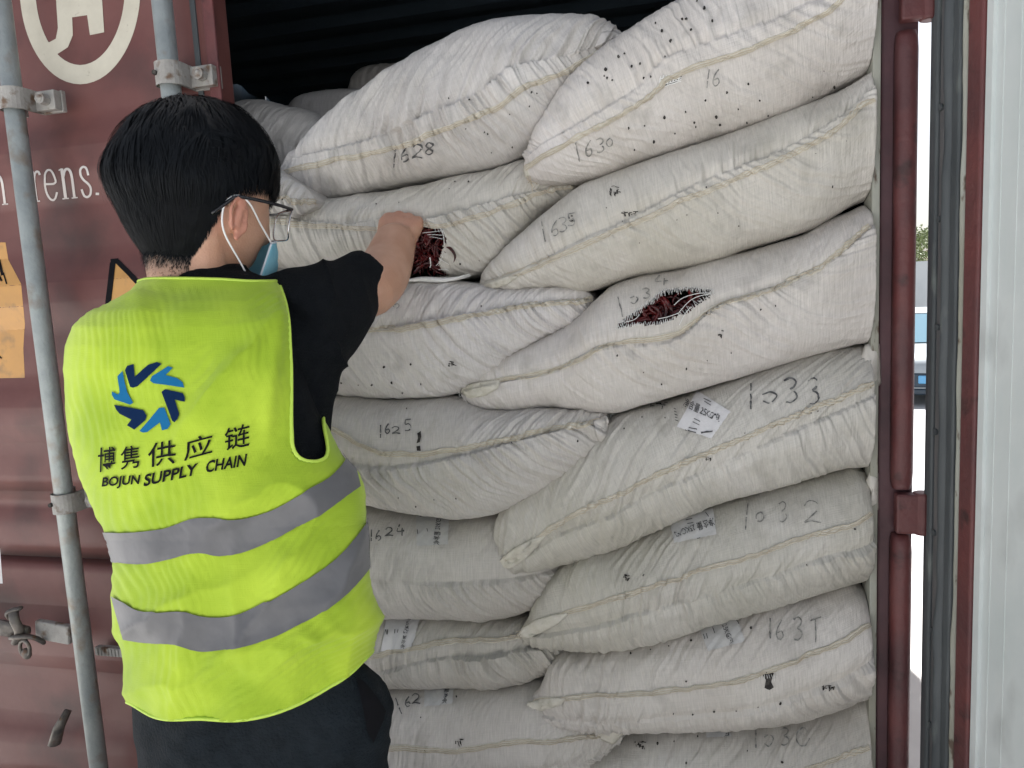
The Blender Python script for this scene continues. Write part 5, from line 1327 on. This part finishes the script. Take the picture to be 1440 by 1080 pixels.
# folds on the sleeve
sv = mverts(shirt); nn = np.empty(len(sv)*3, dtype=np.float32); shirt.data.vertices.foreach_get('normal', nn); nn = nn.reshape(-1, 3)
px_, py_, pd_ = proj(sv)
ax = (px_-400)*.6+(py_-460)*-.35; fold = ridge(ax*.045+fbm(px_*.02, py_*.02, 2)*2, (px_*.35+py_*.6)*.006, 5)**2
fold2 = ridge((px_-py_*.25)*.028, py_*.01, 9)**2
sv2 = sv+nn*((fold*.006+fold2*.004-.003)*np.clip((px_-395)/30, 0, 1)*np.clip((545-px_)/40, .15, 1))[:, None]
shirt.data.vertices.foreach_set('co', sv2.astype(np.float32).ravel()); shirt.data.update()

# --- trousers
tbm = MB()
Rw = [(935, 195, 508, 1.035, .118), (970, 192, 520, 1.04, .122), (1010, 190, 538, 1.045, .126), (1060, 192, 534, 1.05, .125), (1110, 196, 530, 1.05, .12)]
P = []; nc = 40
for yy, xl, xr, dc, th in Rw:
    c = atD((xl+xr)/2, yy, dc); hw = (xr-xl)/2/F*dc
    for k in range(nc):
        a = 2*pi*k/nc; P.append(atD((xl+xr)/2, yy, dc+th*np.sign(sin(a))*abs(sin(a))**.85)+RT*hw*np.sign(cos(a))*abs(cos(a))**.85)
tbm.add(P, [tuple(f) for f in grid_faces(len(Rw), nc, closev=True)]+[tuple(range(nc))[::-1], tuple((len(Rw)-1)*nc+k for k in range(nc))])
for s_ in (-1, 1):
    hp_ = hipc+RR*s_*.082; hp_[2] = .84; kn = hp_+FT*.02; kn[2] = .47; an = hp_-FT*.01+RR*s_*.03; an[2] = .10
    tbm.tube(smooth_line([hp_, (hp_+kn)/2, kn, (kn+an)/2, an], 16), np.interp(np.linspace(0, 1, 16), [0, .25, .5, .75, 1], [.10, .098, .082, .075, .068]), 28)
tbm.cap([atD(500, 965, 1.02), atD(518, 1000, 1.02), atD(512, 1045, 1.02)], [.022, .026, .018], 14)
tro = remesh('trousers', tbm.v, tbm.f, .006, M['trousers'], 8, person)
sv = mverts(tro); nn = np.empty(len(sv)*3, dtype=np.float32); tro.data.vertices.foreach_get('normal', nn); nn = nn.reshape(-1, 3)
px_, py_, _ = proj(sv); f_ = ridge(px_*.014+py_*.012, py_*.004-px_*.003, 3)**2*.013+fbm(px_*.02, py_*.02, 6)*.018
tro.data.vertices.foreach_set('co', (sv+nn*f_[:, None]).astype(np.float32).ravel()); tro.data.update()
tfs = Surf(mverts(tro), [tuple(p.vertices) for p in tro.data.polygons])
V, Fc = poly_data(tfs, [[(500, 952), (512, 960), (532, 985), (541, 1000), (538, 1012), (524, 1044), (516, 1030), (508, 990)]], .002, 5)
if Fc: mk('pocket', V, Fc, M['black'], tro)
for s_ in (-1, 1):
    an = hipc+RR*s_*.112-FT*.01; b = MB(); an[2] = 0
    P = []; n_ = 24
    for z_, sc, lz in ((.002, 1, 0), (.03, 1.02, 0), (.055, .86, 0), (.085, .55, -.03), (.11, .42, -.05)):
        for k in range(n_):
            a = 2*pi*k/n_; P.append(an+FT*(.06+lz+.135*sc*cos(a))+RR*.046*min(1, sc+.2)*sin(a)*(1+.15*cos(a))+np.array((0, 0, z_)))
    b.add(P, [tuple(f) for f in grid_faces(5, n_, closev=True)]+[tuple(range(n_))[::-1], tuple(4*n_+k for k in range(n_))]); b.build('shoe', M['shoe'], person, smooth=True)

# --- safety vest
HEM = np.array([(150, 985), (190, 985), (215, 1003), (260, 1007), (300, 1009), (340, 1009), (375, 1004), (430, 984), (480, 950), (512, 922), (535, 905)], float)
TOP = np.array([(150, 404), (186, 397), (200, 392), (250, 390), (300, 391), (345, 394), (378, 394), (388, 394), (410, 400)], float)
NR, NC = 230, 420
bxl, bxr = 182., 524.
V = np.zeros((NR, NC, 3)); UVs = np.zeros((NR, NC, 2))
for j in range(NC):
    a = 2*pi*j/NC; ca = cos(a); sc = np.sign(ca)*abs(ca)**.82
    yb = np.interp((bxl+bxr)/2+(bxr-bxl)/2*sc, HEM[:, 0], HEM[:, 1]); yt = np.interp(288+(100)*sc, TOP[:, 0], TOP[:, 1])
    r = np.linspace(0, 1, NR); y = yt+(yb-yt)*r
    xl = np.interp(y, TR[:, 0], TR[:, 1]); xr = np.interp(y, TR[:, 0], TR[:, 2]); dc = np.interp(y, TR[:, 0], TR[:, 3]); th = np.interp(y, TR[:, 0], TR[:, 4])
    cx = (xl+xr)/2; sa = sin(a); c = CAM+(FW*F+RT[None]*(cx-720)[:, None]+UP[None]*(540-y)[:, None])*dc[:, None]/F
    X = sc*((xr-xl)/2/F*dc); Z = np.sign(sa)*abs(sa)**.9*(th+.003)
    V[:, j] = CAM+(FW*F+RT[None]*(cx-720)[:, None]+UP[None]*(540-y)[:, None])*(dc+Z)[:, None]/F+RT*X[:, None]; UVs[:, j, 0] = a*.17; UVs[:, j, 1] = y/1000.
du = np.gradient(V, axis=0); dv = np.gradient(V, axis=1); N = np.cross(du, dv); N /= np.linalg.norm(N, axis=2)[..., None]+1e-9
ctr = V.mean(axis=1, keepdims=True)
if np.mean(np.sum(N*(V-ctr), axis=2)) < 0: N = -N
PX = 720+F*((V-CAM)@RT)/((V-CAM)@FW); PY = 540-F*((V-CAM)@UP)/((V-CAM)@FW)
dsp = .012*fbm(PX*.008, PY*.006, 31)
# broad diagonal folds: from the left shoulder down, and from the armhole down-left
q1 = (PX-150)*.75+(PY-430)*.45; dsp += .026*ridge(q1*.014+fbm(PX*.01, PY*.01, 2)*1.2, (PY-PX)*.003, 33)**2.2*np.clip((560-PY)/120, 0, 1)*np.clip((330-PX)/80, 0, 1)
q2 = (PX-400)+(PY-480)*.75; dsp += .024*ridge(q2*.0105+fbm(PX*.01, PY*.01, 3)*.8, (PX-PY)*.002, 35)**2.2*np.clip((PX-230)/90, 0, 1)*np.clip((PY-400)/60, 0, 1)*np.clip((900-PY)/200, .25, 1)
q3 = PX*.35+PY; dsp += .014*ridge(q3*.009+fbm(PX*.012, PY*.008, 7), PX*.004, 37)**2*np.clip((PY-760)/120, 0, 1)
q4 = PX; dsp += .010*ridge(q4*.02+fbm(PX*.01, PY*.01, 4), PY*.004, 39)**2*np.clip((PY-700)/200, 0, 1)
dsp += .0016*fbm(PX*.06, PY*.06, 41)
ph = (PX*.62+PY*.78)/1.45+60*fbm(PX*.006, PY*.006, 43)
ph2 = (PX*.95-PY*.15)/1.6+50*fbm(PX*.007, PY*.007, 44)
mk1 = np.clip(vn(PX*.012-PY*.004, PY*.007, 45)*2.4-.6, 0, 1)*np.clip((PX-230)/60, 0, 1); mk2 = np.clip(vn(PX*.014, PY*.010, 46)*2.6-.8, 0, 1)
rip = .0009*np.sin(ph)*mk1+.0008*np.sin(ph2)*mk2*(1-mk1)
dsp += .006*np.exp(-((PX-200)/14)**2)*np.clip((520-PY)/120, 0, 1)+.006*np.exp(-((PX-(385-.05*(PY-420)))/10)**2)*np.clip((PY-395)/20, 0, 1)*np.clip((640-PY)/60, 0, 1)
dsp = dsp*np.clip((PY-388)/60, .06, 1)
Vsm = (V+N*(dsp[..., None]-.002)).reshape(-1, 3); tapez = ((PX*.12+PY > 765) & (PX*.12+PY < 830))
V = V+N*(dsp[..., None]-.002+(rip*np.clip((PY-400)/20, 0, 1))[..., None])
ARM = [(384, 386), (392, 400), (401, 425), (406, 455), (409, 520), (409, 600), (411, 636), (420, 648), (436, 651), (455, 648), (462, 640), (461, 625), (455, 598), (455, 560), (620, 560), (620, 300), (400, 300)]
VF = grid_faces(NR, NC, closev=True); Vf = V.reshape(-1, 3)
PX, PY, _ = proj(Vf); rm = inpoly(PX[VF].mean(1), PY[VF].mean(1), ARM)
left = [(60, 430), (104, 470), (108, 600), (60, 600)]     # hidden left armhole on the chest side
back = (Vf[VF].mean(1)-ctr.reshape(-1, 3)[VF[:, 0]//NC])@HF > .01
rm |= inpoly(PX[VF].mean(1), PY[VF].mean(1), left) & back
vest = mk('safety_vest', Vf, VF[~rm], M['hivis'], person, uv=UVs.reshape(-1, 2)); solid(vest, .0022, 0)
front_f = VF[~rm]; back2 = (Vf[front_f].mean(1)-ctr.reshape(-1, 3)[front_f[:, 0]//NC])@HF
vsf = Surf(Vsm, [tuple(f) for f in front_f[back2 < .08]])
# reflective bands
def sm(p, n=40): return smooth_line(p, n)
b1t = sm([(143, 747), (180, 748), (230, 743), (280, 728), (330, 729), (380, 717), (430, 690), (470, 665), (492, 634)])
b1b = sm([(158, 790), (200, 793), (240, 786), (280, 776), (310, 781), (350, 774), (400, 752), (450, 723), (504, 684)])
b2t = sm([(160, 838), (175, 846), (205, 860), (255, 858), (285, 866), (330, 865), (380, 843), (430, 815), (480, 778), (520, 726)])
b2b = sm([(176, 897), (210, 903), (245, 905), (275, 914), (310, 915), (360, 905), (410, 885), (460, 855), (500, 820), (536, 772)])
class Clamped:
    def hit(s, x, y, off=0.0):
        for k in range(40):
            h = vsf.hit(x, y, off)
            if h is not None: return h
            x += 1.2 if x < 300 else -1.2
        return None
for t_, b__ in ((b1t, b1b), (b2t, b2b)):
    # run a little past the silhouette: clamp to hits
    Vb, Fb = patch_data(Clamped(), t_, b__, 300, 26, .0036); bo = mk('reflective_band', Vb, Fb, M['tape'], vest)
def edge_tube(line, name, r=.0022, n=160, off=.001):
    L = smooth_line(line, n); run = []; b = MB()
    for q in L:
        h = vsf.hit(q[0], q[1], off)
        if h is None:
            if len(run) > 3: b.tube(run, r, 8, flat=.6)
            run = []
        else:
            if run and np.linalg.norm(h[0]-run[-1]) > .03:
                if len(run) > 3: b.tube(run, r, 8, flat=.6)
                run = []
            run.append(h[0])
    if len(run) > 3: b.tube(run, r, 8, flat=.6)
    if b.v: b.build(name, M['piping'], vest, smooth=True)
# binding follows the actual mesh borders
def border_tubes():
    fs = VF[~rm]; ed = {}
    for f in fs:
        for k in range(4):
            e = (int(f[k]), int(f[(k+1) % 4])); kk = (min(e), max(e)); ed[kk] = ed.get(kk, 0)+1
    bd = [e for e, c in ed.items() if c == 1]; adj = {}
    for a, b in bd: adj.setdefault(a, []).append(b); adj.setdefault(b, []).append(a)
    seen = set(); loops = []
    for s0 in adj:
        if s0 in seen: continue
        lp = [s0]; seen.add(s0); cur = s0
        while True:
            nx = [q for q in adj[cur] if q not in seen]
            if not nx: break
            cur = nx[0]; seen.add(cur); lp.append(cur)
        loops.append(lp)
    for lp in loops:
        if len(lp) < 30: continue
        b = MB()
        P = Vf[lp]; k = 9; Pp = np.vstack([P[-k:], P, P[:k]]); Q = np.stack([np.convolve(Pp[:, c], np.ones(2*k+1)/(2*k+1), 'valid') for c in range(3)], 1)
        Q = Q[::3]; Q = np.vstack([Q, Q[:1]]); b.tube(Q, .0034, 8, flat=.7, caps=False); b.build('binding', M['piping'], vest, smooth=True)
border_tubes()
# logo
def cp(pts): return [(120+x/4.908, 490+y/4.908) for x, y in pts]
NV = [[(285, 150), (300, 122), (345, 108), (352, 195), (440, 115), (500, 95), (535, 108), (370, 260), (340, 270), (320, 262)],
      [(535, 300), (560, 282), (680, 310), (698, 340), (698, 372), (625, 355), (660, 455), (650, 490), (628, 512), (610, 500)],
      [(212, 388), (410, 425), (435, 465), (425, 495), (350, 558), (300, 530), (330, 490), (250, 450), (225, 420)]]
BL = [[(455, 220), (470, 190), (580, 125), (612, 135), (560, 185), (640, 205), (680, 235), (692, 272), (480, 240)],
      [(385, 570), (520, 410), (555, 408), (600, 525), (580, 555), (540, 565), (525, 510), (440, 575), (410, 580)],
      [(235, 190), (268, 155), (300, 300), (342, 375), (320, 388), (215, 350), (197, 320), (197, 295), (240, 318), (250, 300)]]
for pl_, mt_ in ((NV, 'navy'), (BL, 'blue')):
    for p in pl_: V1, F1 = poly_data(vsf, [cp(p)], .0030, 2.0); mk('logo_blade', V1, F1, M[mt_], vest)
out = []
for ch, x0, x1_, yb0, yb1, h_ in (('博', 100, 220, 852, 838, 168), ('隽', 255, 385, 838, 820, 160), ('供', 442, 630, 822, 790, 165), ('应', 688, 885, 778, 728, 150), ('链', 965, 1135, 712, 672, 160)):
    q = [(x0, yb0), (x1_, yb1), (x1_+4, yb1-h_), (x0+4, yb0-h_)]; out.append(text_data(vsf, ch, cp(q), .0031, .006, 1.6))
for wd, x0, x1_, yb0, yb1, h_ in (('BOJUN', 125, 380, 968, 952, 84), ('SUPPLY', 412, 775, 950, 872, 84), ('CHAIN', 838, 1105, 862, 812, 86)):
    q = [(x0, yb0), (x1_, yb1), (x1_+14, yb1-h_), (x0+12, yb0-h_)]; out.append(text_data(vsf, wd, cp(q), .0031, .026, 1.6))
V1, F1 = merge(*out); mk('lettering', V1, F1, M['black'], vest)

# ================================================================== BACKGROUND beyond the hinge gap
def gz(px, py): return atZ(px, py, YZ)
car_c = gz(1303, 571); dirc = (car_c-CAM); dirc[2] = 0; dirc /= np.linalg.norm(dirc); sdc = np.array((dirc[1], -dirc[0], 0))
car = empty('parked_car', tuple(car_c)); tag(car, 'pale silver car facing the camera, seen through the hinge gap', 'car')
def CP(a, b, c): return car_c+sdc*a+dirc*b+np.array((0, 0, c))
# body lengthwise profile (b: 0 front bumper .. 4.4 rear), z and half width
prof = [(0.0, .25, .62, .78), (.08, .22, .74, .86), (.5, .20, .84, .90), (1.05, .20, .92, .91), (2.2, .20, .96, .92), (3.5, .20, .96, .92), (4.2, .22, .94, .88), (4.4, .30, .80, .80)]
V = []
for b_, z0, z1, hw in prof:
    for k in range(20):
        a = 2*pi*k/20; V.append(CP(hw*np.sign(cos(a))*abs(cos(a))**.35, b_, (z0+z1)/2+(z1-z0)/2*np.sign(sin(a))*abs(sin(a))**.4))
o = mk('body', V, [tuple(f) for f in grid_faces(len(prof), 20, closev=True)]+[tuple(range(20)), tuple(7*20+k for k in range(20))], M['carpaint']); adopt(car, o)
cab = [(1.0, .90, .93, .80), (1.75, .9, 1.38, .66), (2.2, .9, 1.45, .64), (3.0, .9, 1.43, .63), (3.9, .9, .96, .74)]
V = []
for b_, z0, z1, hw in cab: V += [CP(-hw-.06, b_, z0), CP(-hw, b_, z1), CP(hw, b_, z1), CP(hw+.06, b_, z0)]
o = mk('cabin_glass', V, [(i*4+j, i*4+j+1, i*4+4+j+1, i*4+4+j) for i in range(4) for j in range(3)], M['carglass'], smooth=False); adopt(car, o)
V = []
for b_, z0, z1, hw in cab[1:4]: V += [CP(-hw-.01, b_, z1+.012), CP(hw+.01, b_, z1+.012), CP(-hw-.01, b_, z1-.03), CP(hw+.01, b_, z1-.03)]
o = mk('roof', V, [(0, 1, 5, 4), (4, 5, 9, 8), (0, 4, 6, 2), (4, 8, 10, 6), (1, 3, 7, 5), (5, 7, 11, 9), (0, 2, 3, 1), (8, 9, 11, 10)], M['carpaint'], smooth=False); adopt(car, o)
def cbox(name, a0, a1, b0, b1, z0, z1, mat):
    V = [CP(a, b, z) for a in (a0, a1) for b in (b0, b1) for z in (z0, z1)]
    o = mk(name, V, [(0, 1, 3, 2), (4, 6, 7, 5), (0, 4, 5, 1), (2, 3, 7, 6), (0, 2, 6, 4), (1, 5, 7, 3)], mat, smooth=False); adopt(car, o); m_ = o.modifiers.new('b', 'BEVEL'); m_.width = .015; return o
cbox('grille', -.62, .62, -.03, .03, .30, .52, M['cardark']); cbox('bumper_trim', -.80, .80, -.02, .10, .18, .27, M['cardark']); cbox('number_plate', -.12, .34, -.06, -.035, .36, .49, M['plate'])
for s_ in (-1, 1):
    cbox('headlight', s_*.74-.16, s_*.74+.10, -.01, .14, .56, .70, M['headlight'])
    for bb in (.75, 3.5):
        t = MB(); t.tube([CP(s_*.74, bb, .32), CP(s_*.93, bb, .32)], .32, 24); t = t.build('wheel', M['tyre'], smooth=False); adopt(car, t)
# pale boundary wall
wc = gz(1300, 440.)
wdist = 24.0; wc = CAM+(wc-CAM)*wdist/np.linalg.norm((wc-CAM)[:2]); 
dw = FW*F+RT*(1300-720)+UP*(540-371); topz = CAM[2]+dw[2]*wdist/np.linalg.norm(dw[:2])
b = MB(); c = CAM+dirc*wdist; c[2] = (topz+YZ)/2
b.obox(c, sdc, dirc, np.array((0, 0, 1.)), 14, .12, (topz-YZ)/2); c2 = c.copy(); c2[2] = topz+.03; b.obox(c2, sdc, dirc, np.array((0, 0, 1.)), 14.05, .17, .045)
tag(b.build('boundary_wall', M['wallpale']), 'pale rendered boundary wall behind the parked car', 'wall')
def tree(px, dist, top_py, w_, label, seed):
    r = random.Random(seed); d = FW*F+RT*(px-720)+UP*(540-top_py); p = CAM+d*dist/np.linalg.norm(d[:2]); base = np.array((p[0], p[1], YZ)); hgt = p[2]-YZ
    root = empty('tree', tuple(base)); tag(root, label, 'tree', 'trees behind the boundary wall')
    t = MB(); t.tube([base, base+np.array((.1, 0, hgt*.4)), base+np.array((0, .1, hgt*.8))], [.16, .12, .04], 10)
    for k in range(7):
        a = r.uniform(0, 6.28); z = hgt*r.uniform(.4, .7); t.tube([base+np.array((0, 0, z)), base+np.array((cos(a)*w_*.6, sin(a)*w_*.6, z+hgt*.15))], [.06, .02], 6)
    adopt(root, t.build('trunk', M['bark'], smooth=True)); V = []; Fc = []
    cl = [(r.gauss(0, w_*.45), r.gauss(0, w_*.45), hgt*r.uniform(.5, .95), r.uniform(.3, .6)*w_*.5) for _ in range(26)]
    for k in range(5200):
        cx_, cy_, cz_, cr = r.choice(cl); v = np.array([r.gauss(0, 1) for _ in range(3)]); v *= cr*r.uniform(.5, 1)/np.linalg.norm(v); q = base+np.array((cx_, cy_, min(cz_, hgt-cr*.6)))+v
        e1 = np.array([r.gauss(0, 1) for _ in range(3)]); e1 /= np.linalg.norm(e1); e2 = np.cross(e1, v); e2 /= np.linalg.norm(e2)+1e-9; s_ = r.uniform(.03, .07); b_ = len(V)
        V += [q-e1*s_, q+e2*s_*.5, q+e1*s_, q-e2*s_*.5]; Fc.append((b_, b_+1, b_+2, b_+3))
    adopt(root, mk('crown', V, np.array(Fc), M['leaf'], smooth=False))
tree(1306, 30, 322, 1.9, 'yellow-green tree top seen over the boundary wall through the hinge gap', 3)
tree(1275, 34, 310, 1.6, 'darker tree farther back, just left of the yellow-green one', 9)
